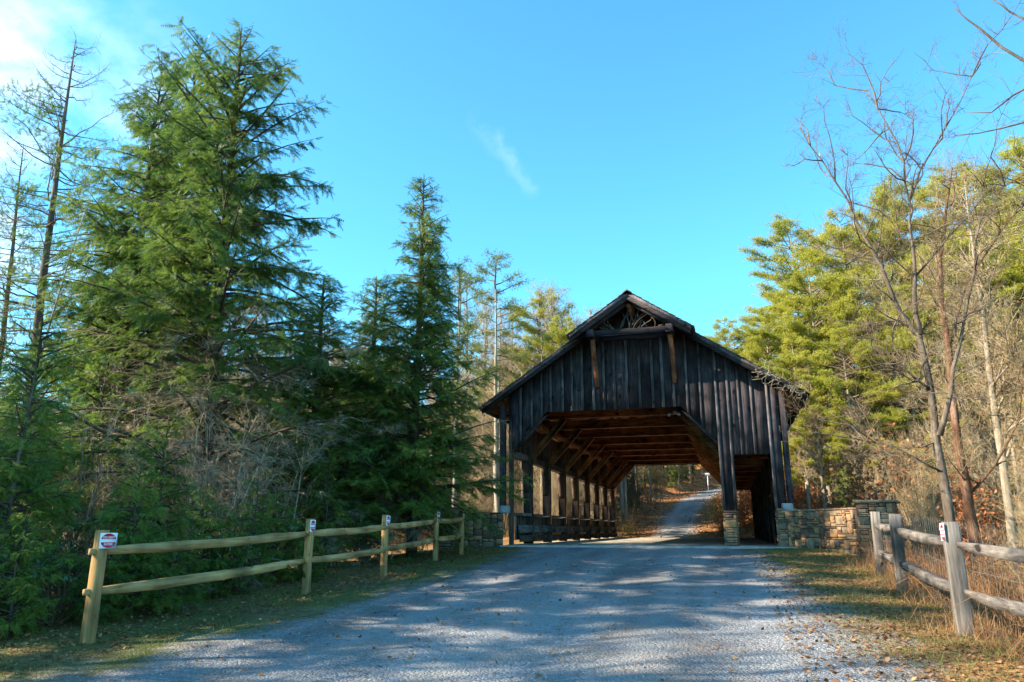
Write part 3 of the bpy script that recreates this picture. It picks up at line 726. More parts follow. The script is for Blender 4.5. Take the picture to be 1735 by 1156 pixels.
# roof deck, fascia, shingles
def roof_deck(ya, yb_, half, xa=0.0, m='inner_y'):
    for sg in (-1, 1):
        p0 = (CX + sg * xa, ZR - SL * xa); p1 = (CX + sg * half, ZR - SL * half)
        poly = [p0, p1, (p1[0], p1[1] + 0.06), (p0[0], p0[1] + 0.06)]
        bp('roof_deck', m, lambda a: a.prism(poly, ya, yb_))
YG, YP = Y0 - 0.62, Y0 - 1.35
roof_deck(Y0, Y1 + 0.6, 5.22)
roof_deck(YG, Y0 - 0.002, 5.22, m='stain_y')
roof_deck(YP, YG - 0.002, 1.92, m='stain_y')
def rake(yc, half, w, dz, h, m='stain_x', xa=0.0):
    for sg in (-1, 1):
        a0 = (CX + sg * xa, ZR - SL * xa + dz); a1 = (CX + sg * half, ZR - SL * half + dz)
        poly = [a0, a1, (a1[0], a1[1] + h), (a0[0], a0[1] + h)]
        bp('rake_board', m, lambda a: a.prism(poly, yc - w / 2, yc + w / 2))
rake(YG - 0.03, 5.26, 0.05, -0.17, 0.23, xa=1.80)
rake(YG - 0.075, 5.30, 0.036, -0.04, 0.12, 'batten', xa=1.80)
rake(YP - 0.03, 1.96, 0.05, -0.19, 0.24)
rake(YP - 0.075, 1.98, 0.036, -0.04, 0.12, 'batten')
rake(Y1 + 0.63, 5.26, 0.05, -0.17, 0.23)
for sg in (-1, 1):
    xe = CX + sg * 5.25
    bp('eave_board', 'stain_y', lambda a: a.box((xe, (YG + Y1 + 0.6) / 2, zroof(xe) + 0.0), (0.04, Y1 + 0.6 - YG - 0.06, 0.18)))
    # outrigger beams and red-brown log braces under the hood
    xo = CX + sg * 1.30
    bp('outrigger_beam', 'stain_y', lambda a: a.box((xo, (Y0 + YP) / 2 - 0.06, 7.88), (0.24, Y0 - YP - 0.1, 0.26), None, 0, 0.02))
    a = Acc(); a.tube([(xo - sg * 0.02, YP + 0.42, 7.76), (xo + 0.01, YP + 0.75, 7.25), (xo, Y0 - 0.16, 6.7), (xo + 0.02, Y0 - 0.07, 6.28)], [0.085, 0.082, 0.085, 0.08], 10)
    part('log_brace', a, M['log'], br, True)
    bp('hood_rafter', 'stain_x', lambda a: a.beam((CX + sg * 1.42, YP + 0.22, ZR - SL * 1.42 - 0.14), (CX, YP + 0.22, ZR - 0.14), 0.12, 0.2))
    bp('purlin', 'inner_y', lambda a: a.box((CX + sg * 2.6, (Y0 + Y1) / 2, zroof(CX + 2.6) - 0.12), (0.14, Y1 - Y0 - 0.12, 0.2)))
bp('hood_tie_beam', 'stain_x', lambda a: a.box((CX, YP + 0.30, 7.90), (2.36, 0.16, 0.20), None, 0, 0.015))
bp('ridge_beam', 'inner_y', lambda a: a.box((CX, (YP + Y1) / 2 + 0.1, ZR - 0.26), (0.14, Y1 - YP - 0.2, 0.22)))
# bent sticks woven in the hood triangle
for k in range(20):
    x0 = CX + random.uniform(-1.0, 1.0); x1 = x0 + random.uniform(-0.55, 0.55)
    zt_ = min(8.0 + random.uniform(0.3, 0.75), ZR - 0.24 - SL * abs(x1 - CX))
    if zt_ < 8.1: continue
    yy = YP + 0.30 + random.uniform(-0.06, 0.06)
    pts = [(x0, yy, 7.99), ((x0 * 2 + x1) / 3 + random.uniform(-.1, .1), yy + random.uniform(-.04, .04), 7.99 + (zt_ - 7.99) * .35), ((x0 + 2 * x1) / 3 + random.uniform(-.1, .1), yy, 7.99 + (zt_ - 7.99) * .7), (x1, yy, zt_)]
    a = Acc(); a.tube(pts, [0.022, 0.02, 0.016, 0.012], 6); part('lattice_stick', a, M['bark_dark'], br, True)
# shingles
def shingles():
    a = Acc()
    def side(sg, xa, xb, ya, yb_):
        slope = math.atan(SL); exp = 0.24
        L = (xb - xa) / math.cos(slope); nrow = int(L / exp) + 1
        for rrow in range(nrow):
            d0 = xa / math.cos(slope) + rrow * exp; d1 = min(d0 + exp + 0.05, xb / math.cos(slope) + 0.05)
            yy = ya - random.uniform(0, 0.03)
            ws = []; t = yy
            while t < yb_:
                w = random.uniform(0.12, 0.26); ws.append((t, min(t + w, yb_ + .02))); t += w
            for (y_a, y_b) in ws:
                dd = d1 + random.uniform(-0.015, 0.02); up = 0.018 + random.uniform(0, 0.012)
                V = []
                for (dist, hh) in ((d0, 0.065), (dd, 0.065 + up)):
                    x = CX + sg * dist * math.cos(slope); z = ZR - dist * math.sin(slope)
                    for off in (0.0, 0.022):
                        for q in (y_a + .003, y_b - .003): V.append((x + sg * math.sin(slope) * (hh + off), q, z + math.cos(slope) * (hh + off)))
                a.add(V, None, [(2, 3, 7, 6), (0, 4, 5, 1), (4, 6, 7, 5), (0, 2, 6, 4), (1, 5, 7, 3)])
    for sg in (-1, 1):
        side(sg, 1.94, 5.32, YG - 0.10, Y1 + 0.66)
        side(sg, 0.0, 1.94, YP - 0.10, Y1 + 0.66)
        side(sg, 1.70, 2.0, YP - 0.10, YG)
    o = part('shingles', a, M['shingle'], br); o['kind'] = 'stuff'
    a = Acc()
    a.prism([(CX - 0.16, ZR - 0.01), (CX, ZR + 0.115), (CX + 0.16, ZR - 0.01), (CX + 0.16, ZR + 0.03), (CX, ZR + 0.16), (CX - 0.16, ZR + 0.03)], YP - 0.13, Y1 + 0.68)
    part('ridge_cap', a, M['shingle'], br)
shingles()
fl = thing('floodlight', 'small white two-headed light fixed high under the bridge ties', 'light')
a = Acc(); a.box((-1.57, 26.68, 5.56), (0.14, 0.06, 0.10), None, 0, 0.01); part('bracket', a, M['white'], fl)
for dx in (-0.13, 0.11):
    a = Acc(); a.tube([(-1.57 + dx, 26.66, 5.54), (-1.57 + dx * 1.4, 26.54, 5.47), (-1.57 + dx * 1.5, 26.50, 5.45)], [0.035, 0.06, 0.05], 10); part('lamp_head', a, M['white'], fl, True)

# bare vine tangled on the right eave corner
a = Acc()
for k in range(60):
    p = np.array([random.uniform(1.2, 2.6), Y0 - 0.62 - random.uniform(0, .25), 0]); p[2] = zroof(p[0]) + random.uniform(-0.1, 0.12)
    pts = [p]
    d = rng.normal(size=3) * np.array([1, .3, .5])
    for _ in range(6):
        d = d + rng.normal(size=3) * np.array([.7, .25, .6]); d /= np.linalg.norm(d); pts.append(pts[-1] + d * random.uniform(.06, .14))
    a.tube(pts, np.linspace(0.008, 0.003, 7), 3, False)
vo = link('climbing_vine', a.mesh('climbing_vine', M['twig_grey'])); tag(vo, 'tangle of leafless vine clinging to the right eave corner of the bridge', 'vine')

# ------------------------------------------------------------------ fences and signs
def rail(parent, a0, b0, m, h=0.125, w=0.07, sag=0.03):
    a0 = Vector(a0); b0 = Vector(b0); d = b0 - a0
    n = 9; V = []; hor = Vector((d.x, d.y, 0)).normalized(); sd = Vector((hor.y, -hor.x, 0))
    tw = random.uniform(-.25, .25)
    for i in range(n):
        t = i / (n - 1); e = min(t, 1 - t) * (n - 1)
        k = 0.55 if e < 0.5 else (0.86 if e < 1.5 else 1.0)
        c = a0 + d * t + Vector((0, 0, -sag * 4 * t * (1 - t) + random.uniform(-.006, .006))) + sd * random.uniform(-.006, .006)
        hh, ww = h / 2 * k * random.uniform(.93, 1.07), w / 2 * (0.5 if e < .5 else 1.25) * random.uniform(.93, 1.07)
        for (u, v) in ((-1, -.9), (.1, -1.02), (1, -.82), (1.02, .74), (.1, 1.0), (-1, .88)):
            uu = u + tw * v * (t - .5)
            p = c + sd * (uu * ww) + Vector((0, 0, v * hh)); V.append(tuple(p))
    q = [(i * 6 + j, i * 6 + (j + 1) % 6, (i + 1) * 6 + (j + 1) % 6, (i + 1) * 6 + j) for i in range(n - 1) for j in range(6)]
    t = [(0, j + 1, j) for j in range(1, 5)] + [((n - 1) * 6, (n - 1) * 6 + j, (n - 1) * 6 + j + 1) for j in range(1, 5)]
    a = Acc(); a.add(V, t, q); part('rail', a, m, parent)

def fence_post(parent, x, y, w, dpt, h, m, lean=(0, 0), rz=0.0, holes=(0.54, 0.98), face=-1):
    zg = Hs(x, y)
    a = Acc()
    n = 7; V = []
    rot = Matrix.Rotation(rz, 3, 'Z')
    for i in range(n):
        z = -0.3 + (h + 0.3) * i / (n - 1)
        s = 1.0 if i < n - 1 else 0.93
        for (u, v) in ((-1, -.9), (-.9, -1), (.9, -1), (1, -.9), (1, .9), (.9, 1), (-.9, 1), (-1, .9)):
            p = rot @ Vector((u * w / 2 * s + random.uniform(-.002, .002), v * dpt / 2 * s + random.uniform(-.002, .002), 0))
            V.append((x + p.x + lean[0] * z, y + p.y + lean[1] * z, zg + z))
    q = [(i * 8 + j, i * 8 + (j + 1) % 8, (i + 1) * 8 + (j + 1) % 8, (i + 1) * 8 + j) for i in range(n - 1) for j in range(8)]
    t = [((n - 1) * 8, (n - 1) * 8 + j, (n - 1) * 8 + j + 1) for j in range(1, 7)]
    a.add(V, t, q)
    o = part('post', a, m, parent)
    return o

def make_sign(name_label, pos, nrm_angle, w=0.19, h=0.185, group=None):
    s = thing('sign', name_label, 'sign', pos, group)
    s.rotation_euler = (0, 0, nrm_angle)                 # local +X is the way the sign faces
    a = Acc(); a.box((0.004, 0, 0), (0.004, w, h), None, 0, 0.001); pl = part('plate', a, M['white'], s)
    a = Acc(); k = 40
    # red roundel in two caps with a white bar left between
    for sg in (1, -1):
        P = []
        r_ = 1.0; rx, rz_ = w * .45, h * .455; b = 0.018 / rz_
        t0 = math.asin(b / r_)
        for i in range(k // 2 + 1):
            t = t0 + (math.pi - 2 * t0) * i / (k // 2); P.append((rx * math.cos(t), sg * rz_ * math.sin(t)))
        if sg < 0: P = P[::-1]
        n = len(P)
        V = [(0.0085, p[0], p[1]) for p in P] + [(0.006, p[0], p[1]) for p in P]
        a.add(V, [(0, i, i + 1) for i in range(1, n - 1)], [(i, (i + 1) % n, (i + 1) % n + n, i + n) for i in range(n)])
    part('red_roundel', a, M['red'], pl)
    for txt, zz in (('DO NOT', 0.026), ('ENTER', -0.052)):
        cu = bpy.data.curves.new('lettering', 'FONT'); cu.body = txt; cu.size = 0.034; cu.align_x = 'CENTER'; cu.extrude = 0.0005; cu.offset = 0.0006
        to = bpy.data.objects.new('lettering_tmp', cu); COL.objects.link(to)
        bpy.context.view_layer.update()
        me = bpy.data.meshes.new_from_object(to.evaluated_get(bpy.context.evaluated_depsgraph_get()))
        bpy.data.objects.remove(to); me.materials.clear(); me.materials.append(M['white'])
        # text plane XY -> local YZ
        for v in me.vertices:
            x_, y_, z_ = v.co; v.co = (0.0095 + z_, x_, y_ + zz)
        link('lettering', me, pl)
    return s

LP = [(-7.05, 7.31), (-6.98, 11.8), (-6.95, 14.77), (-7.30, 18.56), (-7.32, 20.59)]
lf_ = thing('split_rail_fence', 'new yellowish two-rail fence on the left verge under the hemlocks', 'fence')
for i, (x, y) in enumerate(LP):
    fence_post(lf_, x, y, 0.11, 0.12, 1.24, M['rail_z'], (random.uniform(-.01, .012), 0.0))
lab = ['largest white do-not-enter sign, on the nearest post of the left fence', 'small do-not-enter sign on the second post of the left fence', 'small white sign on the middle post of the left fence', 'small white sign edge-on on the fourth left fence post', 'tiny white sign on the last left fence post by the stone wall']
for i, (x, y) in enumerate(LP):
    make_sign(lab[i], (x + (0.108 if i == 0 else 0.066), y - 0.02 + (0.02 if i == 0 else 0.0), Hs(x, y) + 1.24 - 0.12), R(-18) if i == 0 else R(-3), 0.20 if i == 0 else 0.16, 0.175 if i == 0 else 0.2)
for i in range(4):
    (x0, y0), (x1, y1) = LP[i], LP[i + 1]
    for hgt in (1.00, 0.55):
        ex = 0.12 if i == 0 else 0.11
        k = 0.022 * (1 if i % 2 else -1)
        rail(lf_, (x0 + k, y0 - ex, Hs(x0, y0) + hgt), (x1 + k, y1 + 0.10, Hs(x1, y1) + hgt), M['rail_y'], 0.13, 0.085, 0.03)
    if i < 3:   # rail tails showing in the mortises of the next post
        pass
RP = [(3.25, 5.6), (2.52, 10.1), (2.75, 14.43), (2.90, 17.1)]
rf_ = thing('split_rail_fence', 'weathered grey two-rail fence backed with wire mesh on the right', 'fence')
for i, (x, y) in enumerate(RP):
    fence_post(rf_, x, y, 0.175, 0.10, 1.27, M['grey_z'], (random.uniform(-.012, .012), 0.0), R(4))
for i in range(3):
    (x0, y0), (x1, y1) = RP[i], RP[i + 1]
    for hgt in (1.03, 0.50):
        rail(rf_, (x0 + (.06 if i == 0 else -.02), y0, Hs(x0, y0) + hgt - (0.03 if i == 0 else 0)), (x1 + (.05 if i == 0 else 0), y1 - 0.06, Hs(x1, y1) + hgt - 0.02), M['grey_y'], 0.135, 0.10, 0.02)
make_sign('red and white sign on the left edge of the near right fence post', (RP[1][0] - 0.092, RP[1][1] - 0.01, Hs(*RP[1]) + 1.15), math.pi + R(8), 0.12, 0.2)
# woven wire on the far side of the right fence
for i in range(3):
    (x0, y0), (x1, y1) = RP[i], RP[i + 1]
    a = Acc(); off = 0.13
    L = math.hypot(x1 - x0, y1 - y0)
    for hh in np.arange(0.12, 1.3, 0.3):
        t = np.linspace(0, 1, 10)
        pts = np.stack([x0 + off + (x1 - x0) * t + rng.normal(0, .008, 10), y0 + (y1 - y0) * t, Hs(x0, y0) + (Hs(x1, y1) - Hs(x0, y0)) * t + hh + rng.normal(0, .008, 10)], -1)
        a.tube(pts, 0.0016, 4, False)
    for t in np.arange(0, 1, 0.16 / L):
        xx, yy = x0 + off + (x1 - x0) * t, y0 + (y1 - y0) * t; zz = Hs(x0, y0) + (Hs(x1, y1) - Hs(x0, y0)) * t
        a.tube([(xx, yy, zz), (xx + .01, yy, zz + .6), (xx, yy, zz + 1.27)], 0.0012, 4, False)
    part('wire_mesh', a, M['wire'], rf_)

sp = thing('sign_post', 'small white sign on a thin post beside the far road', 'sign', (-1.9, 87.0, Hs(-1.9, 87.0)))
a = Acc(); a.box((0, 0, 0.9), (0.09, 0.09, 1.8)); part('post', a, M['white'], sp)
a = Acc(); a.box((0, -0.06, 1.75), (0.55, 0.03, 0.32), None, 0, 0.005); part('plate', a, M['white'], sp)

# ------------------------------------------------------------------ tree builders
def frond():
    """flat hemlock spray, unit length along x"""
    V = []; T = []
    n = 6
    for i in range(n):
        t = 0.08 + 0.84 * i / (n - 1); ln = 0.42 * (1 - 0.60 * t); wd = 0.12
        for sg in (-1, 1):
            b = len(V); dz = random.uniform(-.04, .03)
            ang = R(random.uniform(42, 60))
            V += [(t - wd / 2, 0, 0), (t + wd / 2, 0, 0), (t + ln * math.cos(ang), sg * ln * math.sin(ang), -0.05 + dz)]
            T.append((b, b + 1, b + 2))
    b = len(V); V += [(0, -0.012, 0), (0, 0.012, 0), (1.02, 0, -0.04)]; T.append((b, b + 1, b + 2))
    return np.array(V), np.array(T)
FV, FT = frond()
def tuft():
    V = []; T = []
    for i in range(5):
        d = np.array([random.uniform(-0.2, 1.0), random.uniform(-.8, .8), random.uniform(-.25, .8)]); d /= np.linalg.norm(d)
        s_ = np.cross(d, [random.uniform(-1, 1), random.uniform(-1, 1), 1.0]); s_ /= np.linalg.norm(s_)
        b = len(V); L = random.uniform(.7, 1.0)
        V += [tuple(-s_ * 0.075), tuple(s_ * 0.075), tuple(d * L)]; T.append((b, b + 1, b + 2))
    return np.array(V), np.array(T)
TV, TT = tuft()

def unit(v): return v / (np.linalg.norm(v) + 1e-9)
def hemlock(H_, rad_fn, nb, trunk_pts=None, r0=0.17, low=0.1, frond_len=(0.22, 0.36), dens=1.0, dead=0.0, fol='hemlock', seed=1, sparse_top=True):
    g = np.random.default_rng(seed)
    tr, wd, fo, dd = Acc(), Acc(), Acc(), Acc()
    if trunk_pts is None:
        k = 9; t = np.linspace(0, 1, k)
        trunk_pts = np.stack([np.cumsum(g.normal(0, .02, k)), np.cumsum(g.normal(0, .02, k)), -0.2 + t * (H_ + .2)], -1)
    tp = np.asarray(trunk_pts, float); tt = (tp[:, 2] - tp[0, 2]) / (tp[-1, 2] - tp[0, 2])
    tr.tube(tp, r0 * (1 - tt) ** 0.85 + 0.012, 9)
    def at(z):
        return np.array([np.interp(z, tp[:, 2], tp[:, 0]), np.interp(z, tp[:, 2], tp[:, 1]), z])
    O, D, U, Sc = [], [], [], []
    for b in range(nb):
        z = low * H_ + (H_ * 0.985 - low * H_) * (1 - (1 - (b + g.random()) / nb) ** 0.92)
        fz = z / H_
        az = g.random() * 2 * math.pi
        L = rad_fn(fz, az) * g.uniform(0.62, 1.12)
        if L < 0.12: continue
        elev = g.uniform(-.15, 0.7) + 0.9 * max(0, fz - 0.5)
        droop = g.uniform(0.20, 0.42) * (1 - 0.5 * fz)
        n = 7; s = np.linspace(0, 1, n)
        hx = np.array([math.cos(az), math.sin(az), 0])
        perp = np.array([-hx[1], hx[0], 0])
        crv = g.normal(0, .12)
        pts = at(z)[None] + hx[None] * (L * s)[:, None] + perp[None] * (L * crv * s * s)[:, None]
        pts[:, 2] += L * (elev * s - droop * s ** 2)
        isdead = g.random() < dead * max(0, 1 - fz * 2.2)
        rb = 0.010 + 0.011 * L
        wd.tube(pts, rb * (1 - s) ** .8 + 0.003, 4, False)
        # side shoots
        ns = max(4, int(L * 11 * dens))
        ts = np.sort(g.uniform(0.12 if fz > .5 else 0.25, 1.0, ns))
        for tq in ts:
            p = np.array([np.interp(tq, s, pts[:, k]) for k in range(3)])
            sg = 1 if g.random() < .5 else -1
            l2 = (0.16 + 0.38 * L * (1 - tq) ** .7 * 0.62) * g.uniform(.6, 1.2)
            a2 = sg * g.uniform(.45, 1.2)
            d2 = unit(hx * math.cos(a2) + perp * math.sin(a2) + np.array([0, 0, g.uniform(-.6, .45)]))
            e = p + d2 * l2 + np.array([0, 0, -0.12 * l2])
            if isdead:
                m = 7
                q = p + (e - p) * g.random((m, 1))
                dr = d2 * .6 + g.normal(0, .55, (m, 3)) + np.array([0, 0, -.25]); dr /= np.linalg.norm(dr, axis=1, keepdims=True)
                dd.twigs(np.vstack([p[None], q]), np.vstack([e[None], q + dr * g.uniform(.10, .34, (m, 1))]), np.r_[0.006, np.full(m, 0.0028)], 0.2)
                continue
            dd_ = e - p
            nf = max(2, int(l2 / 0.062))
            u = (np.arange(nf) + g.random(nf) * .6) / nf
            q = p[None] + dd_[None] * u[:, None]
            sgn = np.where(np.arange(nf) % 2, 1, -1)[:, None]
            side = np.cross([0, 0, 1], d2)
            dr = d2[None] * g.uniform(.6, 1.1, (nf, 1)) + side[None] * sgn * g.uniform(.1, .8, (nf, 1)) + g.normal(0, .12, (nf, 3)); dr[:, 2] += g.normal(-.34, .38, nf)
            O.append(q); D.append(dr); U.append(np.array([0, 0, 1.0])[None] + g.normal(0, .6, (nf, 3))); Sc.append(g.uniform(*frond_len, nf) * (0.55 + 0.45 * min(1, L)))
    if dead:   # extra dead twiggy stubs low on the trunk
        for b in range(int(40 * dead)):
            z = g.uniform(low * H_ * .5, H_ * .38); az = g.random() * 6.283; L = g.uniform(.8, 2.2)
            hx = np.array([math.cos(az), math.sin(az), 0]); s = np.linspace(0, 1, 5)
            pts = at(z)[None] + hx[None] * (L * s)[:, None] + np.cumsum(g.normal(0, .05, (5, 3)), 0); pts[:, 2] += L * (.15 * s - .4 * s * s)
            dd.tube(pts, .016 * (1 - s) + .004, 4, False)
            m = int(30 * L); tq = g.random(m); q = np.stack([np.interp(tq, s, pts[:, k]) for k in range(3)], -1)
            dr = hx[None] * .6 + g.normal(0, .6, (m, 3)) + np.array([0, 0, -.3]); dr /= np.linalg.norm(dr, axis=1, keepdims=True)
            ends = q + dr * g.uniform(.15, .6, (m, 1)); dd.twigs(q, ends, .0035, .2)
            q2 = q + (ends - q) * g.random((m, 1)); dr2 = dr + g.normal(0, .7, (m, 3)); dr2 /= np.linalg.norm(dr2, axis=1, keepdims=True)
            dd.twigs(q2, q2 + dr2 * g.uniform(.06, .22, (m, 1)), .0025, .2)
    if O: fo.stamp(FV, FT, np.concatenate(O), np.concatenate(D), np.concatenate(U), np.concatenate(Sc))
    out = [('trunk', tr.mesh('trunk', M['bark_dark'], True)), ('branches', wd.mesh('branches', M['bark_dark'])), ('foliage', fo.mesh('foliage', M[fol]))]
    if dd.n: out.append(('dead_twigs', dd.mesh('dead_twigs', M['twig_grey'])))
    return out
def place(parts, name, label, cat, loc, rz=0.0, sc=1.0, group=None, tilt=(0, 0)):
    t = thing(name, label, cat, loc, group)
    t.rotation_euler = (tilt[0], tilt[1], rz); t.scale = (sc, sc, sc) if not isinstance(sc, tuple) else sc
    for n, me in parts:
        o = link(n, me, t)
        if n in ('branches', 'foliage', 'dead_twigs', 'leaves', 'twigs'): o['kind'] = 'stuff'
    return t

def pine(H_, seed, low=0.35, spread=3.0, nb=70, fol='pine', tuftsz=(0.16, 0.26), dens=1.0, r0=0.2):
    g = np.random.default_rng(seed)
    tr, wd, fo = Acc(), Acc(), Acc()
    k = 10; t = np.linspace(0, 1, k)
    tp = np.stack([np.cumsum(g.normal(0, .06, k)), np.cumsum(g.normal(0, .06, k)), -0.3 + t * (H_ + .3)], -1)
    tr.tube(tp, r0 * (1 - t) ** .8 + .02, 8)
    O, D, U, Sc = [], [], [], []
    for b in range(nb):
        fz = low + (1 - low) * (b + g.random()) / nb * 0.99
        z = fz * H_
        f = (fz - low) / (1 - low)
        L = spread * (0.30 + 0.9 * math.sin(math.pi * min(1, (1 - f) * 0.95 + .02)) ** .8 * (1 - .3 * f)) * g.uniform(.45, 1.15)
        if f > .85: L *= .6
        az = g.random() * 6.283; hx = np.array([math.cos(az), math.sin(az), 0]); n = 6; s = np.linspace(0, 1, n)
        el = g.uniform(-.05, .35) + .35 * f
        base = np.array([np.interp(z, tp[:, 2], tp[:, q]) for q in range(3)])
        pts = base[None] + hx[None] * (L * s)[:, None] + np.cumsum(g.normal(0, .04, (n, 3)), 0) * L * .4
        pts[:, 2] += L * (el * s - .12 * s * s + .1 * s ** 3)
        wd.tube(pts, (.012 + .013 * L) * (1 - s) ** .8 + .006, 4, False)
        ns = int(max(4, L * 9.5 * dens))
        tq = g.uniform(.35, 1.0, ns) ** .7
        p = np.stack([np.interp(tq, s, pts[:, q]) for q in range(3)], -1)
        a2 = g.uniform(-1.3, 1.3, ns); l2 = g.uniform(.15, .45, ns) * (.5 + .35 * L)
        perp = np.array([-hx[1], hx[0], 0])
        e = p + (hx[None] * np.cos(a2)[:, None] + perp[None] * np.sin(a2)[:, None]) * l2[:, None]; e[:, 2] += g.uniform(-.02, .2, ns)
        wd.twigs(p, e, .010, .1)
        m = 11
        u = g.uniform(.10, 1.08, (ns, m, 1)); q = (p[:, None] + (e - p)[:, None] * u).reshape(-1, 3) + g.normal(0, .2, (ns * m, 3)) * np.array([1, 1, .55])
        dr = np.repeat(e - p, m, 0) / np.repeat(l2, m)[:, None] + g.normal(0, .5, (ns * m, 3)); dr[:, 2] += .25
        O.append(q); D.append(dr); U.append(np.array([0, 0, 1.]) + g.normal(0, .4, (ns * m, 3))); Sc.append(g.uniform(*tuftsz, ns * m))
    fo.stamp(TV, TT, np.concatenate(O), np.concatenate(D), np.concatenate(U), np.concatenate(Sc))
    return [('trunk', tr.mesh('trunk', M['bark_grey'], True)), ('branches', wd.mesh('branches', M['twig_brown'])), ('foliage', fo.mesh('foliage', M[fol]))]

def add_twigs(acc, paths, g, per_m=9, L=(.25, .9), r=.006, up=.35, levels=2, gravity=0.0):
    """random side shoots of two orders along the given polylines"""
    A, B = [], []
    for pts in paths:
        pts = np.asarray(pts, float); seg = np.linalg.norm(np.diff(pts, axis=0), axis=1); cum = np.r_[0, np.cumsum(seg)]
        n = int(cum[-1] * per_m)
        if n < 1: continue
        t = g.uniform(.05, 1, n) * cum[-1]
        p = np.stack([np.interp(t, cum, pts[:, k]) for k in range(3)], -1)
        d = unit(pts[-1] - pts[0])
        v = d[None] * .7 + g.normal(0, .7, (n, 3)) + np.array([0, 0, up - gravity]); v /= np.linalg.norm(v, axis=1, keepdims=True)
        A.append(p); B.append(p + v * g.uniform(*L, (n, 1)))
    if not A: return
    A = np.concatenate(A); B = np.concatenate(B)
    acc.twigs(A, B, r, .15)
    for lv in range(levels - 1):
        k = 4 if lv == 0 else 3
        m = len(A); u = g.uniform(.2, .95, (m, k, 1)); P = (A[:, None] + (B - A)[:, None] * u).reshape(-1, 3)
        d = np.repeat(B - A, k, 0); ln = np.linalg.norm(d, axis=1, keepdims=True); d = d / ln
        v = d * .8 + g.normal(0, .6, d.shape) + np.array([0, 0, up * .6 - gravity]); v /= np.linalg.norm(v, axis=1, keepdims=True)
        A, B = P, P + v * ln * g.uniform(.3, .6, (len(P), 1))
        acc.twigs(A, B, r * .6 ** (lv + 1), .15)

def bare(H_, seed, r0=.13, limbs=16, low=.3, spread=.42, bark_='bark_grey', tw='twig_tan', per_m=5, levels=3, twL=(.3, 1.0), twr=.009, up=.4, lean=.03, fork=True):
    g = np.random.default_rng(seed)
    tr, br_ = Acc(), Acc()
    k = 10; t = np.linspace(0, 1, k)
    tp = np.stack([np.cumsum(g.normal(0, lean * H_ / 10, k)), np.cumsum(g.normal(0, lean * H_ / 10, k)), -0.3 + t * (H_ + .3)], -1)
    tr.tube(tp, r0 * (1 - t) ** .75 + .01, 7)
    paths = [tp[int(k * low):]]
    for i in range(limbs):
        f = low + (1 - low) * (i + g.random()) / limbs * .95
        b = np.array([np.interp(f * (H_ + .3) - .3, tp[:, 2], tp[:, q]) for q in range(3)])
        L = spread * H_ * (1.12 - f) * g.uniform(.5, 1.1)
        az = g.random() * 6.283; el = g.uniform(.35, 1.1)
        d = np.array([math.cos(az) * math.cos(el), math.sin(az) * math.cos(el), math.sin(el)]); n = 6; P = [b]
        for _ in range(n - 1):
            d = unit(d + g.normal(0, .16, 3) + np.array([0, 0, .06])); P.append(P[-1] + d * L / (n - 1))
        P = np.array(P); s = np.linspace(0, 1, n)
        tr.tube(P, (r0 * .42 * (1.1 - f)) * (1 - s) ** .8 + .006, 5, False)
        paths.append(P)
        for j in range(3):
            q0 = P[g.integers(1, n - 1)]; d2 = unit(unit(P[-1] - P[0]) + g.normal(0, .5, 3)); P2 = [q0]
            for _ in range(3):
                d2 = unit(d2 + g.normal(0, .18, 3) + np.array([0, 0, .05])); P2.append(P2[-1] + d2 * L * .16)
            P2 = np.array(P2); tr.tube(P2, np.linspace(r0 * .16, .005, 4), 4, False); paths.append(P2)
    add_twigs(br_, paths, g, per_m, twL, twr, up, levels)
    return [('trunk', tr.mesh('trunk', M[bark_], True)), ('twigs', br_.mesh('twigs', M[tw]))]

def shrub(H_, seed, stems=14, spread=.9, m='twig_tan', per_m=10, twL=(.2, .6), r=.012, levels=2, leaves=None, leafn=0, leafs=(.05, .09), up=.35):
    g = np.random.default_rng(seed); st = Acc(); tw = Acc(); paths = []
    for i in range(stems):
        az = g.random() * 6.283; sp_ = g.uniform(.1, 1) * spread
        n = 6; s = np.linspace(0, 1, n); h = H_ * g.uniform(.5, 1.05)
        P = np.stack([math.cos(az) * sp_ * s ** 1.2, math.sin(az) * sp_ * s ** 1.2, h * s - .1], -1) + np.cumsum(g.normal(0, .05 * h / 2, (n, 3)), 0) * .5
        P[:, :2] += g.normal(0, .12 * spread, 2)
        st.tube(P, r * (1 - s) ** .7 + .003, 4, False); paths.append(P[1:])
    add_twigs(tw, paths, g, per_m, twL, r * .35, up, levels)
    out = [('stems', st.mesh('stems', M[m])), ('twigs', tw.mesh('twigs', M[m]))]
    if leaves:
        lv = Acc(); allp = np.concatenate([np.asarray(p) for p in paths])
        c = allp[g.integers(0, len(allp), leafn)] + g.normal(0, .28, (leafn, 3))
        LV = np.array([(0, 0, 0), (.4, .28, .06), (1, 0, -.1), (.4, -.28, .06)]); LT = np.array([(0, 1, 2), (0, 2, 3)])
        dr = g.normal(0, 1, (leafn, 3)); dr[:, 2] -= .4
        lv.stamp(LV, LT, c, dr, g.normal(0, 1, (leafn, 3)) + np.array([0, 0, .6]), g.uniform(*leafs, leafn))
        out.append(('leaves', lv.mesh('leaves', M[leaves])))
    return out

_later = []
